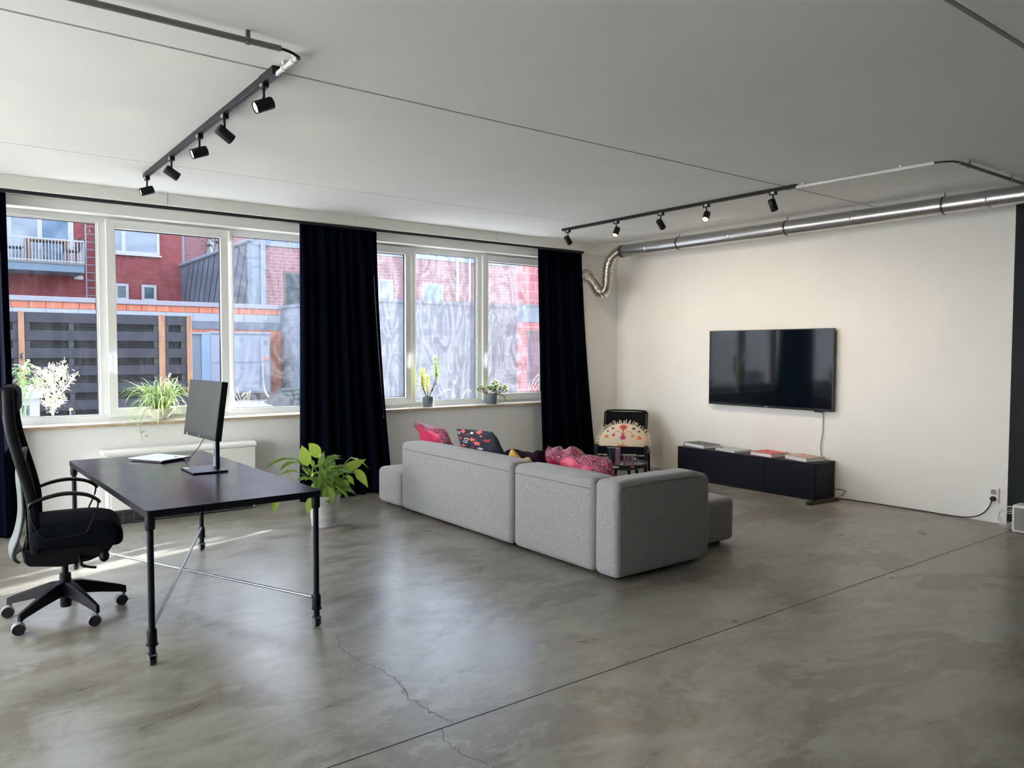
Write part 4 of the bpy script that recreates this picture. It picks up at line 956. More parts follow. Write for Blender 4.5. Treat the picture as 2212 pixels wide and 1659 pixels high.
# ---------------------------------------------------------------- duct
t_ = thing('ventilation_duct', 'long straight galvanised steel duct under the ceiling above the television wall', 'duct', (7.12, 4.0, 2.825))
DX, DZ, DRr = 7.12, 2.825, .0755
MB().cyl((DX, 7.04, DZ), (DX, Y0+.02, DZ), DRr, n=56).build('duct_pipe', 'galv', t_, world=True)
for y in (6.60, 5.36, 3.93, 2.75, 1.5):
    MB().lathe([(DRr, -.022), (DRr+.0025, -.02), (DRr+.0025, -.004), (DRr+.0045, 0), (DRr+.0025, .004), (DRr+.0025, .02), (DRr, .022)], 56, close=False).build('duct_joint', 'galv', t_, loc=(DX-7.12, y-4.0, DZ-2.825), rot=(radians(90), 0, 0))
MB().lathe([(DRr, -.02), (DRr+.004, -.02), (DRr+.004, .02), (DRr, .02)], 56, close=False).build('end_clamp', 'steel_dark', t_, loc=(DX-7.12, 7.03-4.0, DZ-2.825), rot=(radians(90), 0, 0))
for y in (6.10, 4.66, 3.11, 1.5):
    h = MB()
    h.lathe([(DRr+.0005, -.008), (DRr+.0045, -.008), (DRr+.0045, .008), (DRr+.0005, .008)], 48, close=False)
    hh = h.build('hanger_strap', 'steel_dark', t_, loc=(DX-7.12, y-4.0, DZ-2.825), rot=(radians(90), 0, 0))
    MB().cyl((DX, y, DZ+DRr+.003), (DX, y, ZC), .004, n=8).build('hanger_rod', 'steel_dark', t_, world=True)
    MB().box(DX-DRr-.018, DX-DRr-.003, y-.008, y+.008, DZ-.006, DZ+.006).build('strap_screw', 'steel_dark', t_, world=True, smooth=0)
fp = [(DX, 7.05, DZ), (DX-.01, 7.09, DZ), at(1323, 556, 7.155), at(1314, 576, 7.18), at(1312, 598, 7.20), at(1311, 616, 7.22), at(1305, 630, 7.26), at(1296, 631, 7.31), at(1287, 618, 7.38), at(1279, 605, 7.44), at(1272, 598, 7.51), at(1268, 597, 7.57), at(1267, 597, 7.628)]
sp_ = smoothpts(fp, 24); acc = 0; rad = []
for i, p in enumerate(sp_):
    if i: acc += (p-sp_[i-1]).length
    rad.append(.067+.011*sin(acc*2*pi/.026)+.002*sin(acc*31))
FE = fp[-1]
t_ = thing('flexible_duct', 'crinkled silver flexible duct bending down from the steel duct to the wall', 'duct', (7.1, 7.45, 2.5))
MB().tube(sp_, rad, 32, caps=False, up=Vector((.3, 1, .1))).build('foil_hose', 'flex_foil', t_, world=True, smooth=180)
MB().lathe([(.078, 0), (.095, 0), (.095, .006), (.078, .012)], 32, close=False).build('wall_collar', 'galv', t_, loc=(FE.x-7.1, 7.6295-7.45, FE.z-2.5), rot=(radians(90), 0, 0))

# ---------------------------------------------------------------- track lighting
def lamp(x, y, d, lit, label, group, power=0, ztrack=2.905):
    t_ = thing('track_spotlight', label, 'spotlight', (x, y, ztrack), 0, group)
    d = Vector(d).normalized(); s_ = 1 if d.x > 0 else -1
    MB().box(-.016, .016, -.032, .032, -.028, .0).build('adapter', 'black_track', t_, smooth=0, bevel=.003)
    MB().box(-.0175, -.016, -.02, .012, -.02, -.002).build('adapter_clip', 'track_silver', t_, smooth=0)
    MB().cyl((0, 0, -.026), (0, 0, -.075), .0065, n=14).sphere((0, 0, -.078), .010, 12).build('stem', 'black_track', t_)
    c = Vector((0, 0, -.098)); a = c-d*.048+Vector((0, 0, -.012)); b_ = c+d*.052+Vector((0, 0, -.012)); R_ = .0315
    q_ = MB().tube([a-d*.001, a, a+d*.004, b_], [R_*.2, R_*.86, R_, R_], 32, caps=True)
    q_ = MB(); ring0 = [a+d*0, a+d*.003, b_, b_-d*.0001, b_-d*.012]; q_.tube([a, a+d*.004, b_], [R_*.9, R_, R_], 32, caps=False)
    q_.tube([a+d*.0005, a], [.001, R_*.9], 32, caps=False).tube([b_, b_-d*.014], [R_, R_*.80], 32, caps=False)
    q_.build('lamp_head', 'black_track', t_, smooth=40)
    MB().tube([b_-d*.006, b_-d*.0055], [R_*.88, R_*.86], 28).build('lamp_ring', 'lamp_ring', t_)
    MB().tube([b_-d*.0052, b_-d*.0046], [R_*.72, R_*.70], 28).build('bulb', 'lamp_glow', t_)
    if power:
        l = bpy.data.lights.new('spot', 'SPOT'); l.energy = power; l.color = (1, .80, .58); l.spot_size = radians(125); l.spot_blend = 1; l.shadow_soft_size = .022
        o = bpy.data.objects.new('lamp_beam', l); col.objects.link(o); o.parent = t_; o.location = b_+d*.004; o.rotation_euler = d.to_track_quat('-Z', 'Y').to_euler()
    return t_
t_ = thing('lighting_track', 'black ceiling lighting track at upper left carrying five spotlights', 'lighting track', (1.39, 5.2, 2.92))
MB().box(1.3725, 1.4075, 3.79, 6.665, 2.906, 2.9398).build('track', 'black_track', t_, world=True, smooth=0, bevel=.002)
MB().box(1.382, 1.398, 4.0, 6.655, 2.9052, 2.9062).build('track_slot', 'gasket', t_, world=True, smooth=0)
MB().box(1.368, 1.412, 3.755, 3.95, 2.898, 2.9397).build('feed_end', 'black_track', t_, world=True, smooth=0, bevel=.002)
t_ = thing('lighting_track', 'black ceiling lighting track in the middle distance above the sofa, five spotlights', 'lighting track', (5.8, 5.2, 2.92))
MB().box(5.7825, 5.8175, 3.76, 6.69, 2.912, 2.9398).build('track', 'black_track', t_, world=True, smooth=0, bevel=.002)
MB().box(5.792, 5.808, 3.78, 6.68, 2.9112, 2.9122).build('track_slot', 'gasket', t_, world=True, smooth=0)
MB().box(5.779, 5.821, 3.72, 3.82, 2.908, 2.9397).build('feed_end', 'black_track', t_, world=True, smooth=0, bevel=.002)
g1 = 'spotlights on the left track'; g2 = 'spotlights on the track above the sofa'
dl = (-.90, .05, -.42); dr = (.84, .10, -.52)
lamp(1.39, 3.94, dl, 1, 'lit black spotlight nearest the camera on the left track, facing left', g1, 1.5, 2.906)
lamp(1.39, 4.60, dr, 1, 'black spotlight second from the camera on the left track, turned to the right', g1, 7, 2.906)
lamp(1.39, 5.12, (-.9, .08, -.36), 1, 'black spotlight in the middle of the left track, facing left', g1, 1.5, 2.906)
lamp(1.39, 5.83, (.86, .05, -.48), 1, 'black spotlight fourth from the camera on the left track, turned right', g1, 7, 2.906)
lamp(1.39, 6.60, (-.9, .08, -.32), 1, 'black spotlight at the window end of the left track', g1, 1.5, 2.906)
lamp(5.8, 3.94, (.55, .0, -.83), 1, 'black spotlight nearest the camera on the track above the sofa', g2, 25, 2.912)
lamp(5.8, 4.65, (-.62, -.25, -.70), 1, 'glowing black spotlight with a bright halo, second on the track above the sofa', g2, 12, 2.912)
lamp(5.8, 5.21, (.78, .12, -.62), 1, 'black spotlight in the middle of the track above the sofa, facing the television', g2, 25, 2.912)
lamp(5.8, 5.83, (-.55, -.15, -.82), 1, 'lit black spotlight tilted left, fourth on the track above the sofa', g2, 12, 2.912)
lamp(5.8, 6.60, (.66, .05, -.75), 1, 'black spotlight at the window end of the track above the sofa', g2, 20, 2.912)
# feed conduits
def conduit(label, p0, p1, clips, mt='white_conduit', r=.012, grp=None):
    p0, p1 = Vector(p0), Vector(p1)
    t_ = thing('conduit', label, 'conduit', ((p0+p1)/2), 0, grp)
    MB().cyl(p0, p1, r, n=16).build('tube', mt, t_, world=True)
    d = (p1-p0).normalized(); s_ = d.cross(Vector((0, 0, 1)))
    for k in clips:
        c = p0.lerp(p1, k); m2 = MB()
        m2.tube([c-d*.009, c+d*.009], [r+.004]*2, 16); a = c-d*.009; 
        m2.box(c.x-(.009 if abs(d.x) > .5 else .006), c.x+(.009 if abs(d.x) > .5 else .006), c.y-(.009 if abs(d.y) > .5 else .006), c.y+(.009 if abs(d.y) > .5 else .006), c.z+r-.002, ZC-.0003)
        m2.build('clip', mt, t_, world=True, smooth=40)
conduit('grey cable conduit along the ceiling at the very top left', (-2.9, 3.44, 2.895), (1.285, 3.42, 2.895), (.35, .62, .965), 'grey_conduit', .0135)
conduit('short white conduit feeding the left lighting track', (1.395, 3.765, 2.905), (1.395, 3.50, 2.905), (.35, .82), 'white_conduit', .0115)
pts = smoothpts([(1.28, 3.42, 2.895), (1.33, 3.425, 2.893), (1.375, 3.445, 2.888), (1.395, 3.48, 2.893), (1.395, 3.51, 2.902)], 5)
tag(MB().tube([p-Vector((1.34, 3.45, 2.89)) for p in pts], .0065, 10).build('feed_cable', 'black_rubber', loc=(1.34, 3.45, 2.89)), 'short black cable joining the grey and white conduits at upper left', 'cable')
conduit('long white conduit feeding the track above the sofa', (5.80, 3.725, 2.914), (5.845, 2.63, 2.914), (.06, .78), 'white_conduit', .0115)
conduit('grey conduit crossing the ceiling at the far right above the duct', (5.93, 2.50, 2.905), (7.60, 2.49, 2.905), (.10, .55), 'grey_conduit', .0125)
pts = smoothpts([(5.842, 2.64, 2.914), (5.85, 2.58, 2.912), (5.88, 2.52, 2.908), (5.94, 2.50, 2.905)], 5)
tag(MB().tube([p-Vector((5.88, 2.55, 2.91)) for p in pts], .0065, 10).build('feed_cable', 'black_rubber', loc=(5.88, 2.55, 2.91)), 'short black cable joining the two conduits at the right of the ceiling', 'cable')

# ================================================================ outdoors
GZ = .22
def X(px, Y): return at(px, 760, Y).x
def Z(px, py, Y): return at(px, py, Y).z
struct(MB().box(-12, 34, YW+T, 46, GZ-.1, GZ).build('ground', 'gravel', smooth=0))

# --- fence with posts
FY = 12.9
t_ = thing('garden_fence', 'dark grey horizontal board fence with reddish wooden posts, seen through the first window', 'fence', (2.1, FY, GZ))
def panel(x0, x1, straps):
    mb = MB()
    for k in range(8):
        zt_ = 2.08-.256*k
        mb.box(x0, x1, FY-.055, FY-.035, zt_-.145, zt_)
    mb.build('fence_boards', 'fence_dark', t_, world=True, smooth=0, bevel=.002)
    mb = MB()
    for k in range(8):
        zt_ = 2.08-.256*k-.15
        mb.box(x0, x1, FY+.005, FY+.02, zt_-.052, zt_+.02).box(x0, x1, FY+.005, FY+.02, zt_-.13, zt_-.058).box(x0, x1, FY+.02, FY+.025, zt_-.12, zt_+.01)
    mb.build('rear_boards', 'fence_shadow', t_, world=True, smooth=0)
    for s_ in straps: MB().box(s_-.032, s_+.032, FY-.034, FY+.004, .1, 2.05).build('fence_batten', 'fence_strap', t_, world=True, smooth=0)
panel(1.065, 2.83, (1.10, X(154, FY), X(249, FY)-.02, 2.80)); panel(2.925, 3.245, (2.95, 3.20)); panel(-1.2, .985, (.96, .3, -.4))
for a, b in ((.988, 1.062), (2.833, 2.922), (3.248, 3.322)): MB().box(a, b, FY-.075, FY+.02, GZ-.05, 2.09).build('fence_post', 'fence_post', t_, world=True, smooth=0, bevel=.004)

# --- low wall of mixed blocks
LY_ = 21.0
t_ = thing('boundary_wall', 'low wall of orange and white blocks under a metal coping behind the fence', 'wall', (4, LY_, GZ))
xe = 7.82
MB().box(-3, xe+.1, LY_-.04, LY_+.3, 2.68, 2.80).build('coping', 'coping_metal', t_, world=True, smooth=0, bevel=.01)
mb = MB(); k = 0; x = -3
while x < xe-.01: x2 = min(x+.345, xe); mb.box(x+.008, x2-.008, LY_, LY_+.25, 2.525, 2.675); x = x2
mb.build('orange_blocks', 'block_orange', t_, world=True, smooth=0)
mb = MB(); x = -3.1
while x < xe-.05: x2 = min(x+.66, xe); mb.box(x+.004, x2-.004, LY_-.002, LY_+.25, 2.305, 2.515); x = x2
mb.build('white_blocks', 'block_white', t_, world=True, smooth=0)
MB().box(-3, xe, LY_+.004, LY_+.25, 2.10, 2.30).build('mortar_band', 'mortar_grey', t_, world=True, smooth=0)
MB().box(-3, xe, LY_+.02, LY_+.24, GZ-.05, 2.67).build('block_wall', 'block_orange', t_, world=True, smooth=0)

# --- electrical cabinet
CY = 20.35
def bx(px0, px1, py0, py1, Y=CY, d=.6, mb=None, ref=None):
    ref = ref or px0
    return (mb or MB()).box(X(px0, Y), X(px1, Y), Y, Y+d, Z(ref, py1, Y), Z(ref, py0, Y))
t_ = thing('utility_cabinet', 'large white electrical cabinet with doors in the yard behind the fence', 'cabinet', (X(500, CY), CY, GZ))
zt_, zb_ = Z(583, 722, CY), Z(583, 848, CY)
MB().box(X(411, CY), X(583, CY), CY+.06, CY+.55, GZ-.01, zb_+.02).build('plinth', 'steel_dark', t_, world=True, smooth=0)
MB().box(X(455, CY), X(584, CY), CY, CY+.6, zb_, zt_).build('cabinet_body', 'cabinet_white', t_, world=True, smooth=0, bevel=.01)
MB().box(X(454, CY), X(585, CY), CY-.04, CY+.6, zt_, zt_+.05).build('cabinet_roof', 'cabinet_white', t_, world=True, smooth=0, bevel=.01)
MB().box(X(436, CY), X(454.5, CY), CY, CY+.6, zb_, zt_).build('blue_panel', 'cabinet_blue', t_, world=True, smooth=0)
MB().box(X(410, CY), X(435.5, CY), CY+.05, CY+.6, zb_, zt_-.02).build('vent_grille', 'cabinet_grille', t_, world=True, smooth=0)
MB().box(X(409, CY), X(585, CY), CY-.01, CY+.05, zt_-.02, zt_+.02).build('roof_trim', 'cabinet_white', t_, world=True, smooth=0)
for (a, b, c_, d_) in ((457, 500, 726, 783), (457, 500, 785, 845), (500.6, 561, 726, 783), (500.6, 561, 785, 845), (562.5, 582, 726, 845)):
    MB().box(X(a, CY)+.006, X(b, CY)-.006, CY-.018, CY, Z(583, d_, CY)+.008, Z(583, c_, CY)-.008).build('door', 'cabinet_white', t_, world=True, smooth=0, bevel=.005)
MB().box(X(570, CY), X(577, CY), CY-.06, CY-.018, Z(583, 777, CY), Z(583, 770, CY)).build('orange_lamp', 'print_orange', t_, world=True, smooth=0)
MB().box(X(569, CY), X(578, CY), CY-.022, CY-.018, Z(583, 747, CY), Z(583, 736, CY)).build('name_plate', 'cabinet_grille', t_, world=True, smooth=0)
for px_, py_ in ((572, 783), (577, 783), (521, 738), (521, 733), (523, 795)):
    MB().box(X(px_-(1.2 if px_ > 560 else 3.5), CY), X(px_+(1.2 if px_ > 560 else 3.5), CY), CY-.024, CY-.018, Z(583, py_+1, CY), Z(583, py_-1, CY)).build('lock' if px_ > 560 else 'warning_label', 'cabinet_grille', t_, world=True, smooth=0)

# --- grey concrete block wall, turning the corner
t_ = thing('block_wall', 'grey concrete block wall with a flat coping across the yard', 'wall', (9, 16.3, GZ))
MB().box(7.82, 8.02, 16.31, LY_+.3, GZ-.05, 2.70).build('block_side', 'block_grey_y', t_, world=True, smooth=0)
MB().box(7.82, 15.6, 16.3, 16.5, GZ-.05, 2.70).build('block_front', 'block_grey', t_, world=True, smooth=0)
MB().box(7.79, 8.06, 16.52, LY_+.32, 2.70, 2.785).build('coping', 'mortar_grey', t_, world=True, smooth=0)
MB().box(7.79, 15.6, 16.26, 16.52, 2.70, 2.785).build('coping', 'mortar_grey', t_, world=True, smooth=0)

# --- red annex seen at the right of the second window
AY = 14.2; ax0 = X(1128, AY)
t_ = thing('red_block_annex', 'red block outbuilding at the far right of the second window', 'building', (ax0+1.2, AY, GZ))
MB().box(ax0, ax0+2.4, AY, AY+.22, 2.62, 5.4).build('upper_wall', 'block_red', t_, world=True, smooth=0)
MB().box(ax0, ax0+2.4, AY, AY+.22, GZ-.05, 2.22).build('lower_wall', 'block_red', t_, world=True, smooth=0)
MB().box(ax0, ax0+2.4, AY-.02, AY+.22, 2.22, 2.62).build('concrete_band', 'mortar_grey', t_, world=True, smooth=0)
MB().box(ax0, ax0+2.4, AY-.05, AY, 2.60, 2.64).build('drip_edge', 'steel_dark', t_, world=True, smooth=0)
mb = MB(); gx0, gx1 = X(1138, AY), X(1185, AY)
MB().box(gx0-.02, gx1, AY-.04, AY-.01, 2.00, 2.03).build('grille_bar', 'steel_dark', t_, world=True, smooth=0)
for k in range(26): x = gx0+k*.045; mb.box(x, x+.008, AY-.03, AY-.022, .75, 2.0)
for k in range(28): z = .75+k*.045; mb.box(gx0, gx1, AY-.032, AY-.026, z, z+.006)
mb.build('wire_grille', 'cabinet_grille', t_, world=True, smooth=0)

# --- middle building: slate side, brick front
MX, MY = 7.41, 22.1
t_ = thing('brick_building', 'brick building with a slate-clad side wall behind the grey block wall', 'building', (MX+4, MY, GZ))
zt1 = Z(545, 519, MY); zt0 = Z(390, 575, 30.0)
MB().add([(MX, MY, GZ), (MX, 30, GZ), (MX, 30, zt0), (MX, MY, zt1), (MX+.3, MY, GZ), (MX+.3, 30, GZ), (MX+.3, 30, zt0), (MX+.3, MY, zt1)], [(0, 1, 2, 3), (4, 7, 6, 5), (0, 3, 7, 4), (1, 5, 6, 2), (3, 2, 6, 7), (0, 4, 5, 1)]).build('slate_wall', 'slate', t_, world=True, smooth=0)
mb = MB()
for k in range(26):
    y0_ = 30-k*.62; zb = 2.4; z1_ = zb+3.2; dy = -1.75*(z1_-zb)/3.2
    a = Vector((MX-.004, y0_, zb)); b_ = Vector((MX-.004, y0_+dy, z1_))
    # clip the seam to the wall
    f1 = 1.0
    def top(y): return zt1+(zt0-zt1)*(y-MY)/(30-MY)
    t0, t1 = 0, 1
    while t1 > 0 and (a.lerp(b_, t1).z > top(a.lerp(b_, t1).y) or a.lerp(b_, t1).y < MY): t1 -= .02
    while t0 < t1 and (a.lerp(b_, t0).y > 30 or a.lerp(b_, t0).y < MY): t0 += .02
    if t1-t0 > .05: mb.tube([a.lerp(b_, t0), a.lerp(b_, t1)], .016, 6)
mb.build('slate_seam', 'fence_dark', t_, world=True)
mb = MB(); mb.tube([(MX-.03, MY-.03, zt1+.02), (MX-.03, 30, zt0+.02)], .06, 8); mb.build('roof_edge', 'pipe_zinc', t_, world=True)
zf = Z(600, 533, MY)
MB().box(MX+.02, 30, MY, MY+.4, 1.0, zf).build('brick_front', 'brick_far', t_, world=True, smooth=0)
MB().box(MX-.02, MX+.35, MY-.02, MY+.38, 1.0, zf+.1).build('corner_trim', 'pipe_zinc', t_, world=True, smooth=0)
MB().box(MX, 30, MY-.06, MY+.4, zf, zf+.12).build('roof_edge', 'pipe_zinc', t_, world=True, smooth=0)
def mwin(px0, px1, py0, py1, g, name='window', Y=MY):
    f_ = MB().box(X(px0, Y), X(px1, Y), Y-.02, Y+.05, Z(px0, py1, Y), Z(px0, py0, Y)).build(name, 'steel_dark' if g == 'ext_glass_dark' else 'ext_white', t_, world=True, smooth=0)
    q = MB().box(X(px0, Y)+.06, X(px1, Y)-.06, Y-.03, Y-.021, Z(px0, py1, Y)+.05, Z(px0, py0, Y)-.05).build('pane', g, None, smooth=0); q.parent = f_
    for v in q.data.vertices: v.co -= Vector(t_.location)
mwin(615, 662, 587, 662, 'ext_glass_dark'); mwin(818, 849, 603, 655, 'ext_glass_pale'); mwin(912, 957, 611, 660, 'ext_glass_blue')
for (px_, r_) in ((568, .075), (985, .05), (1011, .04)):
    x = X(px_, MY); MB().cyl((x, MY-.10, 1.5), (x, MY-.10, zf+.25), r_, n=12).build('downpipe', 'pipe_zinc' if px_ < 900 else 'ext_white', t_, world=True)
MB().box(MX+.6, 26, MY+1.2, MY+1.3, zf+.1, zf+1.3).build('roof_screen', 'ext_blue', t_, world=True, smooth=0)
mb = MB()
for k in range(24): x = MX+.6+k*.45; mb.box(x, x+.05, MY+1.1, MY+1.16, zf+.1, zf+1.0)
mb.box(MX+.6, MX+11.2, MY+1.1, MY+1.16, zf+.62, zf+.68); mb.build('roof_railing', 'ext_white', t_, world=True, smooth=0)
for px_ in (415, 429):
    c_ = Vector((MX+.35, 27.6 if px_ == 415 else 26.6, zt0-.3)); MB().lathe([(.10, 0), (.09, .45), (.16, .5), (.05, .8), (.13, .85), (.02, 1.05)], 12, c_).build('chimney_cowl', 'steel_dark', t_, world=True)

# --- far red brick house
BY = 30.0
t_ = thing('red_brick_house', 'red brick house with a balcony behind the low orange wall', 'building', (4, BY, GZ))
MB().box(-6, X(396, BY), BY, BY+.5, 1.0, 9.5).build('facade', 'brick_red', t_, world=True, smooth=0)
MB().box(X(396, BY)-.02, 16, BY+2.6, BY+3.0, 1.0, 9.5).build('rear_facade', 'brick_far', t_, world=True, smooth=0)
for px_ in (398.5, 463): x = X(px_, BY+2.4); MB().cyl((x, BY+2.45, 3), (x, BY+2.45, 9), .07, n=10).build('downpipe', 'pipe_zinc', t_, world=True)
def hwin(px0, px1, py0, py1, g, mull=(), fw=.09, nm='window'):
    x0, x1, z0, z1 = X(px0, BY), X(px1, BY), Z(px0, py1, BY), Z(px0, py0, BY)
    mb = MB(); frame_rect(mb, x0, x1, z0, z1, fw, BY-.04, BY+.03)
    for m_ in mull: xm = X(m_, BY); mb.box(xm-.07, xm+.07, BY-.04, BY+.03, z0+fw, z1-fw)
    f_ = mb.build(nm, 'ext_white', t_, world=True, smooth=0)
    xs_ = [x0+fw]+[v for m_ in mull for v in (X(m_, BY)-.07, X(m_, BY)+.07)]+[x1-fw]
    for i, (a, b) in enumerate(zip(xs_[::2], xs_[1::2])):
        q = MB().box(a, b, BY-.02, BY-.01, z0+fw, z1-fw).build('pane', g[i % len(g)], None, smooth=0); q.parent = f_
        for v in q.data.vertices: v.co -= Vector(t_.location)
    mb = MB().box(x0-.05, x1+.05, BY-.12, BY, z0-.06, z0); mb.build('window_ledge', 'ext_white', t_, world=True, smooth=0)
hwin(214, 348, 430, 544, ['ext_glass_pale', 'ext_glass_pale'], (271,), .10)
hwin(250, 280, 612, 648, ['ext_glass_dark']); hwin(308, 340, 615, 650, ['ext_glass_dark'])
hwin(19, 164, 400, 566, ['ext_glass_pale', 'ext_glass_blue'], (91.5,), .16, 'sliding_door')
x = X(22, BY)-.15; MB().cyl((x, BY-.15, 2.5), (x, BY-.15, 9), .06, n=10).build('downpipe', 'ext_blue', t_, world=True)
MB().box(X(163, BY), X(183, BY), BY-.08, BY, Z(170, 604, BY), Z(170, 596, BY)).build('wall_vent', 'ext_white', t_, world=True, smooth=0)
# ladder
t2 = thing('wall_ladder', 'thin metal escape ladder fixed to the red brick facade right of the balcony', 'ladder', (X(205, BY-.15), BY-.15, 3))
xa, xb = X(190, BY-.15), X(221, BY-.15); z0_, z1_ = Z(190, 648, BY-.15), Z(190, 430, BY-.15)
for x in (xa, xb): MB().box(x-.02, x+.02, BY-.17, BY-.13, z0_, z1_).build('side_rail', 'pipe_zinc', t2, world=True, smooth=0)
z = z0_+.15
while z < z1_: MB().cyl((xa, BY-.15, z), (xb, BY-.15, z), .014, n=8).build('rung', 'pipe_zinc', t2, world=True); z += .262
# balcony
BB = 28.5
t2 = thing('balcony', 'balcony with a white bar railing on the red brick house', 'balcony', (X(100, BB), BB+.7, 3.8))
x0_, x1_ = X(-20, BB), X(186, BB); zs = Z(100, 569, BB); zbm = Z(100, 585, BB)
MB().box(x0_, x1_, BB, BY, zbm, zs).build('slab', 'balcony_slab', t2, world=True, smooth=0)
MB().box(x0_, x1_+.02, BB-.03, BY, zs, zs+.05).build('deck_edge', 'steel_dark', t2, world=True, smooth=0)
zr = Z(100, 515.5, BB)
MB().box(x0_, x1_, BB-.02, BB+.02, zr-.03, zr+.02).build('top_rail', 'balcony_steel', t2, world=True, smooth=0)
MB().box(x0_, x1_, BB-.01, BB+.01, zs+.08, zs+.11).build('bottom_rail', 'balcony_steel', t2, world=True, smooth=0)
MB().box(x1_-.03, x1_+.01, BB, BY, zr-.03, zr+.02).build('side_rail', 'balcony_steel', t2, world=True, smooth=0)
x = x1_
while x > x0_: MB().box(x-.011, x+.011, BB-.011, BB+.011, zs+.05, zr-.02).build('railing_bar', 'balcony_steel', t2, world=True, smooth=0); x -= (X(100, BB)-X(92.9, BB))
for k in range(8): MB().box(x1_-.02, x1_+.0, BB+.15+k*.17, BB+.17+k*.17, zs+.05, zr-.02).build('railing_bar', 'balcony_steel', t2, world=True, smooth=0)
TY = 29.3
t2 = thing('balcony_table', 'dark wooden table on the balcony behind the railing', 'table', (X(105, TY), TY, zs+.05))
a, b = X(60, TY), X(152, TY)
MB().box(a, b, TY-.35, TY+.35, zs+.78, zs+.85).build('table_top', 'table_wood', t2, world=True, smooth=0)
for x in (a+.06, b-.06):
    for y in (TY-.3, TY+.3): MB().box(x-.05, x+.05, y-.05, y+.05, zs+.051, zs+.78).build('leg', 'table_wood', t2, world=True, smooth=0)
for px_, lab in ((38, 'black balcony chair at the left end of the wooden table'), (160, 'black balcony chair at the right end of the wooden table')):
    cx = X(px_, TY-.3); t2 = thing('balcony_chair', lab, 'chair', (cx, TY-.3, zs+.051)); s_ = 1 if px_ < 90 else -1
    MB().box(-.22, .22, -.22, .22, .42, .46).build('seat', 'chair_black_ext', t2, smooth=0)
    MB().box(-.24*s_-.02, -.24*s_+.02, -.22, .22, .46, .90).build('backrest', 'chair_black_ext', t2, smooth=0)
    for x in (-.2, .2):
        for y in (-.2, .2): MB().cyl((x*1.15, y, 0), (x, y, .42), .018, n=8).build('leg', 'ext_white', t2)

# --- rubble and hoses beside the white cabinet
RY = 18.2
t2 = thing('rubble_heap', 'dark heap of rubble and green hoses beside the white electrical cabinet', 'rubble', (X(620, RY), RY, GZ)); t2['kind'] = 'stuff'
mb = MB(); xr0, xr1 = X(585, RY), X(652, RY)
mb.grid(lambda u, v: (xr0+(xr1-xr0)*u+.4*(v-.5), RY-1.2+2.4*v, GZ-.02+.62*sin(pi*u)**.5*sin(pi*v)**.6*(.6+.5*noise.noise(Vector((u*6, v*5, 2))))), 50, 30)
mb.build('rubble', 'rubble', t2, world=True, smooth=0)
for k in range(3): MB().tube(smoothpts([(xr0-.1+.1*k, RY-.9, .62-.1*k), (xr0+.8, RY-1.1, .66-.08*k), (xr1+.4, RY-1.0-.1*k, .60-.07*k)], 8), .035, 8).build('hose', 'green_pipe', t2, world=True)
MB().tube(smoothpts([(X(568, CY-.1), CY-.1, 1.2), (X(569, CY-.2), CY-.2, .7), (X(575, CY-.4), CY-.5, .35), (X(590, CY-.6), CY-1.2, .30), (X(612, CY-.6), CY-1.3, .42)], 8), .03, 8).build('hose', 'ext_white', t2, world=True)

# --- plants outside the windows
def leaf_strip(mb, pts, wid, fold=.25, tw=0, cols=3, upv=None, prof=None):
    """blade along pts; width profile; V fold"""
    P = [Vector(p) for p in pts]; k = len(P); vs = []; upv = upv or Vector((0, 0, 1))
    for i, p in enumerate(P):
        t__ = (P[min(i+1, k-1)]-P[max(i-1, 0)]).normalized(); s_ = t__.cross(upv)
        if s_.length < .05: s_ = t__.cross(Vector((1, .3, 0)))
        s_.normalize(); n_ = s_.cross(t__)
        if tw: s_, n_ = s_*cos(tw)+n_*sin(tw), n_*cos(tw)-s_*sin(tw)
        f = i/(k-1); w_ = wid*(prof(f) if prof else (sin(pi*min(1, f*.98+.02))**.75))
        for c_ in range(cols+1):
            q = 2*c_/cols-1; vs.append(p+s_*q*w_+n_*abs(q)*w_*fold)
    fs = [(i*(cols+1)+c_, i*(cols+1)+c_+1, (i+1)*(cols+1)+c_+1, (i+1)*(cols+1)+c_) for i in range(k-1) for c_ in range(cols)]
    return mb.add(vs, fs)
rnd = random.Random(11)
# dry seed-head shrub
SY = 9.0
base = Vector((X(113, SY), SY, GZ)); t2 = thing('seed_head_shrub', 'pale dried shrub full of fine seed heads outside the first window', 'shrub', base)
top_ = at(122, 796, SY)
tr_ = smoothpts([base, at(114, 893, SY), at(117, 860, SY), at(120, 825, SY), top_], 6)
MB().tube(tr_, [.012-.009*i/(len(tr_)-1) for i in range(len(tr_))], 8).build('stem', 'seed_head', t2, world=True)
mb = MB(); tw_ = MB()
spots = []
for k in range(34):
    f = rnd.uniform(.42, .98); p = tr_[int(f*(len(tr_)-1))]; an = rnd.uniform(0, 2*pi); ln = (1.08-f)*.38+.05
    e_ = p+Vector((cos(an)*ln*.75, sin(an)*ln*.55, ln*rnd.uniform(.5, 1.0))); tw_.tube(bez(p, p.lerp(e_, .5)+Vector((0, 0, -.03)), e_, 5), .0022, 5)
    spots += [p.lerp(e_, g_)+Vector((0, 0, 0)) for g_ in (.3, .45, .6, .75, .9, 1)]
for a, b in ((at(112, 885, SY), at(138, 858, SY)), (at(112, 885, SY), at(132, 870, SY)), (at(115, 880, SY), at(90, 842, SY)), (at(115, 870, SY), at(95, 870, SY)), (base+Vector((0, 0, .6)), at(100, 852, SY))):
    tw_.tube(bez(a, a.lerp(b, .5)+Vector((0, 0, -.02)), b, 6), .003, 5); spots += [a.lerp(b, g_)+Vector((rnd.uniform(-.02, .02), 0, rnd.uniform(-.02, .03))) for g_ in [.3, .4, .5, .6, .7, .8, .85, .9, .95, 1]*2]
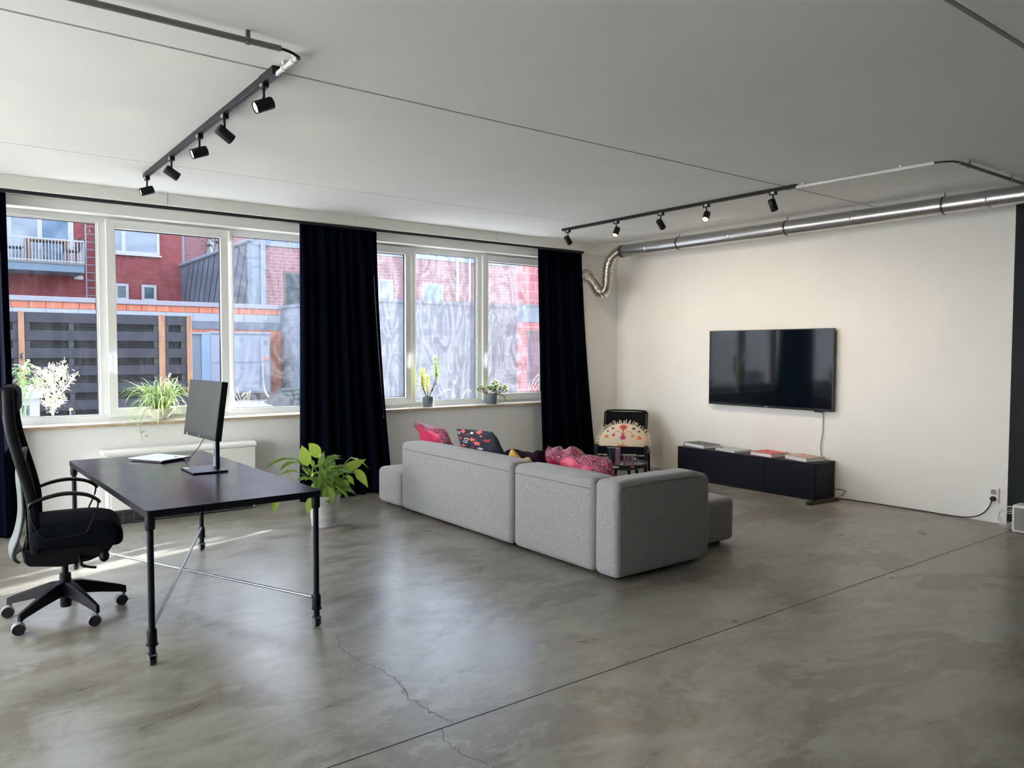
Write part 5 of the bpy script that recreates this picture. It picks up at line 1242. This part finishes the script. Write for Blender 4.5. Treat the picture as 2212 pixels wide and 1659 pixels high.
for p in spots:
    for q in range(4):
        d = Vector((rnd.gauss(0, 1), rnd.gauss(0, .8), rnd.gauss(.3, 1))).normalized(); l_ = rnd.uniform(.012, .034); c_ = p+Vector((rnd.gauss(0, .014), rnd.gauss(0, .014), rnd.gauss(0, .014)))
        s_ = d.cross(Vector((rnd.random(), 1, rnd.random()))).normalized()*.0022
        mb.add([c_-s_, c_+s_, c_+d*l_+s_*.6, c_+d*l_-s_*.6], [(0, 1, 2, 3)])
tw_.build('twigs', 'seed_head', t2, world=True); mb.build('seed_heads', 'seed_head', t2, world=True, smooth=0)
# buddleia at the left edge
base = Vector((X(28, SY), SY, GZ)); t2 = thing('leafy_shrub', 'green leafy shrub with drooping pale flower spikes at the left of the first window', 'shrub', base)
mb = MB(); st = MB(); fl_ = MB(); dk = MB()
for (px_, py_) in ((66, 798), (62, 780), (45, 790), (50, 812), (68, 818), (55, 828), (88, 822), (40, 805), (60, 835), (100, 812)):
    e_ = at(px_, py_, SY+rnd.uniform(-.1, .1)); m_ = at((px_+28)/2+4, py_+14, SY); st.tube(bez(base+Vector((0, 0, .4)), m_, e_, 8), .003, 6)
    for q in range(9):
        p = m_.lerp(e_, rnd.uniform(.2, 1)); an = rnd.uniform(0, 2*pi); d = Vector((cos(an), sin(an)*.6, rnd.uniform(-.5, .6))).normalized()
        ln = rnd.uniform(.06, .11); leaf_strip(mb, bez(p, p+d*ln*.5+Vector((0, 0, .012)), p+d*ln+Vector((0, 0, -.025)), 5), .013, .3)
for a, b in ((at(68, 790, SY), at(86, 797, SY)),):
    for q in range(60): p = a.lerp(b, rnd.random())+Vector((rnd.gauss(0, .004), rnd.gauss(0, .004), rnd.gauss(0, .005))); fl_.sphere(p, .006, 5)
for q in range(50): p = at(rnd.uniform(43, 50), rnd.uniform(763, 778), SY)+Vector((0, rnd.uniform(-.02, .02), 0)); dk.sphere(p, .006, 5)
mb.build('leaves', 'buddleia', t2, world=True, smooth=180); st.build('stems', 'stem_green', t2, world=True); fl_.build('flower_spike', 'seed_head', t2, world=True); dk.build('dead_flower_spike', 'dark_seed', t2, world=True)
# white garden lantern
GY = 9.9
t2 = thing('garden_lantern', 'small white house-shaped box outside, behind the headrest of the office chair', 'lantern', (X(52, GY), GY, GZ))
xa, xb = X(33, GY), X(83, GY); zr_, ze = Z(50, 834, GY), Z(50, 851, GY); cx = (xa+xb)/2
MB().add([(xa-.03, GY-.05, ze), (xb+.03, GY-.05, ze), (xb+.03, GY+.35, ze), (xa-.03, GY+.35, ze), (cx-.05, GY+.1, zr_), (cx+.05, GY+.1, zr_), (cx+.05, GY+.2, zr_), (cx-.05, GY+.2, zr_)], [(0, 3, 2, 1), (0, 1, 5, 4), (1, 2, 6, 5), (2, 3, 7, 6), (3, 0, 4, 7), (4, 5, 6, 7)]).build('roof', 'ext_white', t2, world=True, smooth=0)
MB().box(xa-.03, xb+.03, GY-.05, GY+.35, ze-.05, ze).build('eaves', 'ext_white', t2, world=True, smooth=0)
MB().box(xa, xb, GY, GY+.3, GZ, ze-.05).build('body', 'ext_white', t2, world=True, smooth=0)
for (a, b, c_, d_) in ((44, 49.5, 876, 898), (53, 60, 876, 898), (44, 49.5, 853.5, 858), (53, 60, 853, 858)): MB().box(X(a, GY), X(b, GY), GY-.006, GY, Z(50, d_, GY), Z(50, c_, GY)).build('dark_pane', 'ext_glass_dark', t2, world=True, smooth=0)
# tufts of dry grass
def tuft(label, stems, Y):
    b0 = stems[0][0]; t2 = thing('dry_grass', label, 'grass', (X(b0[0], Y), Y, GZ)); mb = MB()
    for st_ in stems:
        P = smoothpts([Vector((X(st_[0][0], Y), Y+rnd.uniform(-.04, .04), GZ))]+[at(a, b, Y) for a, b in st_], 6); n_ = len(P)
        mb.tube(P, [.0045*(1-.5*i/n_) for i in range(n_)], 5)
        if len(st_) > 3:
            for q in range(40): p = P[int(n_*.72)+rnd.randrange(max(1, int(n_*.27)))]; d = Vector((rnd.gauss(0, 1), rnd.gauss(0, 1), rnd.gauss(0, 1))).normalized(); mb.tube([p, p+d*.018], [.002, .001], 4)
    mb.build('stems', 'dry_grass', t2, world=True)
tuft('pale dry grass blades outside the right pane of the first window', [[(522, 885), (512, 860), (502, 838)], [(524, 885), (518, 858), (510, 836)], [(520, 885), (534, 852), (528, 850), (522, 856)], [(526, 885), (535, 862), (533, 845)], [(522, 885), (530, 866), (565, 880)], [(518, 885), (508, 870), (503, 858)], [(540, 885), (538, 862), (541, 845), (534, 852)]], 8.9)
tuft('arching dry grass stems outside the middle pane of the second window', [[(945, 868), (952, 850), (966, 842), (974, 842)], [(978, 868), (980, 840), (982, 828), (984, 824)], [(998, 868), (1004, 848), (1012, 842), (1018, 846)], [(1040, 868), (1030, 830), (1028, 806)]], 9.1)
tuft('arching dry grass stems outside the right pane of the second window', [[(1142, 860), (1150, 828), (1160, 812), (1168, 806)], [(1148, 860), (1156, 830), (1168, 815), (1175, 812)], [(1152, 860), (1160, 836), (1170, 826)], [(1141, 860), (1143, 838), (1145, 820)]], 9.1)
tuft('thin dry twig outside the middle pane of the first window', [[(355, 885), (362, 830), (364, 815), (368, 806)], [(355, 885), (360, 828), (357, 812)]], 8.9)
tuft('tiny dried seed head just outside the lower right of the left pane', [[(152, 897), (151, 888), (153, 884), (155, 885)], [(152, 897), (150, 887), (149, 884)]], 8.4)

# ================================================================ indoor plants
rnd = random.Random(21)
# spider plant in a cream bowl
BC = Vector((1.705, 7.712, SILL))
t2 = thing('spider_plant', 'variegated spider plant spilling from a cream bowl on the first window sill', 'plant', BC)
MB().lathe([(.03, 0), (.045, .002), (.075, .03), (.105, .075), (.118, .108), (.116, .112), (.112, .108), (.098, .078), (.07, .04), (.0, .035)], 40, close=False).build('bowl', 'bowl_cream', t2, smooth=60)
MB().cyl((0, 0, .088), (0, 0, .096), .103, n=32).build('soil', 'soil', t2)
gm = MB(); 
def strap(p0, p1, p2, wid, mb=gm):
    P = bez(p0, p1, p2, 14); k = len(P); vs = []
    for i, p in enumerate(P):
        tt = (P[min(i+1, k-1)]-P[max(i-1, 0)]).normalized(); s_ = tt.cross(Vector((0, 0, 1)))
        if s_.length < .05: s_ = Vector((1, 0, 0))
        s_.normalize(); n_ = s_.cross(tt); f = i/(k-1); w_ = wid*min(1, (1-f)*2.2+.06)*(.6+.4*min(1, f*5))
        for q, fo in ((-1, .35), (-.62, .12), (.62, .12), (1, .35)): vs.append(p+s_*q*w_+n_*fo*w_)
    c0 = len(mb.mi); fs = [(i*4+c_, i*4+c_+1, (i+1)*4+c_+1, (i+1)*4+c_) for i in range(k-1) for c_ in range(3)]
    mb.add(vs, fs); mb.mi[c0:] = [1 if (j % 3) == 1 else 0 for j in range(len(fs))]
for k in range(150):
    an = rnd.uniform(0, 2*pi); R_ = rnd.uniform(.16, .40) if k % 3 else rnd.uniform(.08, .2)
    dx, dy = cos(an), sin(an)
    if dy > 0: dy *= .22          # glass behind
    p0 = Vector((rnd.uniform(-.06, .06), rnd.uniform(-.05, .05), .09)); h = rnd.uniform(.10, .30)*(1 if k % 3 else 1.2)
    zend = rnd.uniform(-.10, .14) if dy < -.1 else rnd.uniform(.02, .2)
    if rnd.random() < .25: zend += .12
    strap(p0, p0+Vector((dx*R_*.45, dy*R_*.4-.01, h*1.3)), Vector((dx*R_, max(-.30, min(dy*R_, .035)), zend+.09)), rnd.uniform(.006, .0105))
# explicit long leaves from the photograph
for (x, z, c) in ((-.34, .16, .30), (-.33, .04, .26), (-.30, -.02, .22), (-.36, -.10, .18), (-.24, .33, .10), (-.20, -.06, .16), (-.06, -.09, .10), (.10, -.06, .12), (.05, .34, .34), (.14, .33, .28), (.28, .28, .22), (.33, .12, .28), (.26, -.10, .14)):
    strap(Vector((x*.15, -.04, .09)), Vector((x*.5, -.10, .09+c)), Vector((x, -.13 if z < .1 else -.06, .0+z)), .0095)
gm.build('leaves', ['spider_green', 'spider_cream'], t2, smooth=180)
rm = MB(); run = smoothpts([(-.08, -.09, .10), (-.15, -.15, .12), (-.20, -.16, .02), (-.205, -.16, -.10), (-.19, -.16, -.16)], 6); rm.tube(run, .0018, 5); rm.build('runner_stem', 'stem_green', t2)
bm_ = MB()
for c_, n_, ln in ((Vector((-.225, -.16, -.03)), 12, .07), (Vector((-.195, -.16, -.10)), 12, .06), (Vector((-.16, -.16, -.14)), 8, .045), (Vector((-.25, -.15, .02)), 10, .07)):
    for k in range(n_):
        an = 2*pi*k/n_; d = Vector((cos(an), sin(an)*.5-.1, rnd.uniform(.1, .9))).normalized(); strap(c_, c_+d*ln*.5+Vector((0, 0, .01)), c_+d*ln, .0028, bm_)
bm_.build('plantlets', ['spider_green', 'spider_cream'], t2, smooth=180)

# pots on the second sill
def pot(t2, rt=.075, rb=.062, h=.125, mt='pot_grey', soilz=.9):
    MB().lathe([(rb-.004, 0), (rb, .003), (rt, h-.004), (rt-.001, h), (rt-.006, h), (rb-.003, h*.75)], 36, close=False).cyl((0, 0, 0), (0, 0, .004), rb-.002, n=36).build('pot', mt, t2, smooth=50)
    MB().cyl((0, 0, h*soilz-.01), (0, 0, h*soilz), rt-.006, n=28).build('soil', 'soil', t2)
t2 = thing('needle_leaved_plant', 'grey pot with two bottlebrush stems of narrow leaves on the second window sill', 'plant', (4.612, 7.700, SILL+.004))
MB().cyl((0, 0, -.004), (0, 0, .0), .066, n=28).build('saucer', 'sill_edge', t2)
pot(t2, .070, .060, .118)
def brush(path, r0, r1, n_, mat_, name_='needle_leaves', t2=t2, down=0, f0=0):
    P = smoothpts(path, 8); mb = MB(); k = len(P)
    for q in range(n_):
        f = f0+(1-f0)*q/n_; i = min(int(f*(k-1)), k-2); p = P[i].lerp(P[i+1], f*(k-1)-i); tt = (P[i+1]-P[i]).normalized()
        an = q*2.399; a_ = tt.cross(Vector((.2, 1, .1))).normalized(); b_ = a_.cross(tt); d = (a_*cos(an)+b_*sin(an)+tt*(.5-down*(1-f)*1.4+(2.2 if f > .9 else 0)*(f-.9)*10)+Vector((rnd.gauss(0, .22), rnd.gauss(0, .22), rnd.gauss(0, .22)))).normalized()
        ln = (r0+(r1-r0)*f)*rnd.uniform(.6, 1.15)
        e_ = p+d*ln
        if e_.y > .10: e_.y = .10
        leaf_strip(mb, [p, p.lerp(e_, .5)+Vector((0, 0, .004)), e_], .0042, .2, cols=2, prof=lambda f: (.7, 1, .15)[min(2, int(f*2.01))])
    mb.build(name_, mat_, t2, smooth=180); return P
s1 = [(.01, 0, .10), (.05, 0, .19), (.095, -.005, .28), (.112, -.005, .36), (.112, 0, .44), (.104, 0, .55)]
s2 = [(-.01, 0, .10), (-.05, 0, .18), (-.085, -.01, .26), (-.085, -.01, .34), (-.07, 0, .40)]
s3 = [(0, 0, .10), (-.01, .0, .18), (-.015, .0, .26), (-.005, .0, .33)]
for s_ in (s1, s2, s3): MB().tube(smoothpts(s_, 6), .0055, 8).build('stem', 'stem_brown', t2)
brush(s1, .055, .060, 300, 'needle_green', down=.9, f0=.52); brush(s1[1:4], .03, .045, 90, 'stem_brown', 'dry_leaves', down=1)
brush(s2, .055, .075, 260, 'needle_yellow', down=.5, f0=.35); brush(s2[:3], .03, .04, 70, 'stem_brown', 'dry_leaves', down=1); brush(s3, .045, .065, 190, 'needle_yellow', down=.4, f0=.3)
t2 = thing('succulent_plant', 'grey pot of sprawling pale green succulent rosettes on the second window sill', 'plant', (5.525, 7.700, SILL))
pot(t2, .078, .066, .125)
def rosette(mb, c_, r_, d0, n_=16):
    d0 = Vector(d0).normalized(); a_ = d0.cross(Vector((.3, 1, .2))).normalized(); b_ = a_.cross(d0)
    for k in range(n_):
        an = k*2.399; f = k/n_; d = ((a_*cos(an)+b_*sin(an))*(1-.6*f)+d0*(.25+.8*f)).normalized()
        leaf_strip(mb, [c_, c_+d*r_*.55+d0*.004, c_+d*r_], r_*.20, .25, cols=2, prof=lambda f: (.5, 1, .25)[min(2, int(f*2.01))])
mb = MB(); st = MB(); 
for (x, y, z, r_) in ((-.04, -.02, .17, .05), (-.01, -.05, .15, .045), (.03, -.03, .17, .05), (.05, 0, .20, .052), (.02, .0, .235, .05), (.07, -.01, .25, .045), (.0, .02, .20, .045), (.09, .0, .215, .045), (.12, -.01, .19, .04), (-.06, 0, .20, .04),
                      (-.13, 0, .175, .042), (-.17, .0, .185, .042), (-.21, 0, .175, .038), (-.15, 0, .215, .035), (.19, 0, .165, .045), (.22, 0, .185, .045), (.20, -.01, .21, .04), (.235, 0, .15, .04), (.205, -.02, .085, .038), (.215, -.02, .05, .036), (.045, 0, .275, .036), (.06, 0, .15, .04), (-.03, -.04, .19, .04), (.10, -.03, .165, .04)):
    rosette(mb, Vector((x, y, z)), r_, (x*.6, -.35, 1.0 if z > .1 else -.6))
    if abs(x) > .08: st.tube(bez((x*.2, 0, .11), (x*.6, 0, max(.13, z-.03)), (x, y, z), 8), .004, 6)
mb.build('rosettes', 'succulent', t2, smooth=180); st.build('stems', 'stem_brown', t2)

# peace lily
PC = Vector((2.735, 6.335, 0))
t2 = thing('peace_lily', 'peace lily with broad drooping green leaves in a grey floor pot beyond the desk', 'plant', PC)
MB().lathe([(.108, 0), (.114, .004), (.136, .268), (.136, .274), (.128, .274), (.124, .23)], 44, close=False).cyl((0, 0, 0), (0, 0, .006), .110, n=44).build('pot', 'pot_concrete', t2, smooth=50)
MB().cyl((0, 0, .225), (0, 0, .238), .125, n=36).build('soil', 'soil', t2)
lg_, lp_, stm = MB(), MB(), MB()
def lily(tip, start, wid, mb, arch=.05, base=None, upv=None, fold=.22):
    tip = Vector(tip); start = Vector(start); base = base or Vector((start.x*.15+rnd.uniform(-.04, .04), start.y*.15+rnd.uniform(-.04, .04), .235))
    if start.z < .28: base = Vector((start.x*.6, start.y*.6, .24))
    stm.tube(bez(base, base.lerp(start, .5)+Vector((-(start.x)*.18, -(start.y)*.18, .06)), start, 8), [.0042]*9, 6)
    mid = start.lerp(tip, .5)+Vector((0, 0, arch)); P = bez(start, mid, tip, 12)
    k = len(P); vs = []; upv_ = upv or Vector((0, -.35, 1))
    ph = rnd.uniform(0, 6)
    for i, p in enumerate(P):
        tt = (P[min(i+1, k-1)]-P[max(i-1, 0)]).normalized(); s_ = tt.cross(upv_).normalized(); n_ = s_.cross(tt); f = i/(k-1)
        w_ = wid*(max(0, sin(pi*min(1, f*1.02)))**.8*(1.18-.55*f)+.02*(1-f)); w_ = wid*.02 if i == k-1 else w_
        for c_ in range(7):
            q = c_/3-1; vs.append(p+s_*q*w_+n_*(abs(q)*fold*w_+.0035*sin(f*18+ph+q*3)*abs(q)+ (-.0025 if c_ == 3 else 0)))
    mb.add(vs, [(i*7+c_, i*7+c_+1, (i+1)*7+c_+1, (i+1)*7+c_) for i in range(k-1) for c_ in range(6)])
def rel(px, py, Y=6.30): return at(px, py, Y)-PC
# main leaves measured from the photograph: (tip), (blade start), width, material
ML = [((652, 962, 6.28), (664, 1008, 6.30), .055, lp_, .015), ((666, 958, 6.40), (690, 990, 6.38), .055, lp_, .03), ((572, 1013, 6.15), (640, 992, 6.25), .030, lg_, .055), ((604, 1016, 6.2), (648, 1002, 6.3), .038, lg_, .05), ((606, 1027, 6.05), (652, 1024, 6.2), .028, lg_, .055),
      ((737, 985, 6.5), (700, 1000, 6.4), .035, lg_, .04), ((740, 992, 6.35), (698, 1004, 6.35), .032, lg_, .05), ((791, 992, 6.35), (738, 1022, 6.35), .052, lp_, .015), ((796, 1012, 6.55), (755, 990, 6.5), .030, lg_, .05), ((795, 1054, 6.25), (764, 1017, 6.30), .045, lp_, .055), ((765, 1048, 6.40), (746, 1030, 6.38), .03, lg_, .035),
      ((714, 1091, 6.19), (708, 1048, 6.22), .058, lp_, -.01), ((664, 1112, 6.16), (673, 1072, 6.22), .040, lp_, 0), ((591, 1110, 5.9), (600, 1078, 5.98), .030, lp_, .01), ((755, 1064, 6.3), (738, 1036, 6.32), .034, lg_, .03), ((640, 1040, 6.15), (672, 1036, 6.25), .035, lg_, .03), ((675, 1014, 6.12), (692, 1006, 6.2), .022, lg_, .02), ((698, 1014, 6.12), (688, 1008, 6.2), .02, lg_, .02),
      ((720, 1012, 6.2), (700, 1022, 6.25), .025, lg_, .03), ((660, 985, 6.45), (680, 1012, 6.4), .035, lg_, .02), ((700, 975, 6.42), (690, 1010, 6.4), .030, lg_, .01), ((680, 1000, 6.25), (672, 1030, 6.3), .036, lg_, 0), ((725, 1000, 6.5), (705, 1025, 6.42), .04, lg_, .02), ((650, 1010, 6.5), (672, 1030, 6.42), .036, lg_, .03), ((705, 1040, 6.15), (690, 1015, 6.22), .034, lg_, .03), ((735, 1050, 6.15), (716, 1030, 6.25), .034, lg_, .03), ((690, 1055, 6.14), (684, 1030, 6.22), .032, lg_, .02), ((748, 1015, 6.2), (722, 1026, 6.28), .034, lg_, .03)]
for (t__, s__, w_, m_, a_) in ML:
    tp, st_ = rel(*t__), rel(*s__); fac = Vector((-.604, -.796, .35)) if (tp.z < st_.z-.05 and abs(tp.x-st_.x) < .12) or m_ is lp_ else None
    lily(tp, st_, w_, m_, a_, upv=(Vector((-.5, -.7, .6)) if fac is not None else None))
for k in range(40):
    an = rnd.uniform(0, 2*pi); R_ = rnd.uniform(.10, .26); h = rnd.uniform(.30, .50); st_ = Vector((cos(an)*R_*.5, sin(an)*R_*.5, h)); tp = Vector((cos(an)*R_*1.25, sin(an)*R_*1.25, h+rnd.uniform(-.12, .06)))
    lily(tp, st_, rnd.uniform(.028, .042), lg_ if k % 4 else lp_, .05)
lg_.build('leaves', 'lily_leaf', t2, smooth=180); lp_.build('sunlit_leaves', 'lily_leaf_lit', t2, smooth=180).name = 'lit_leaves'; stm.build('stems', 'stem_green', t2)
MB().sphere(rel(692, 985, 6.28), .012, 10, (.7, .7, 1.4)).sphere(rel(696, 984, 6.28), .008, 8).build('flower', 'label_white', t2)
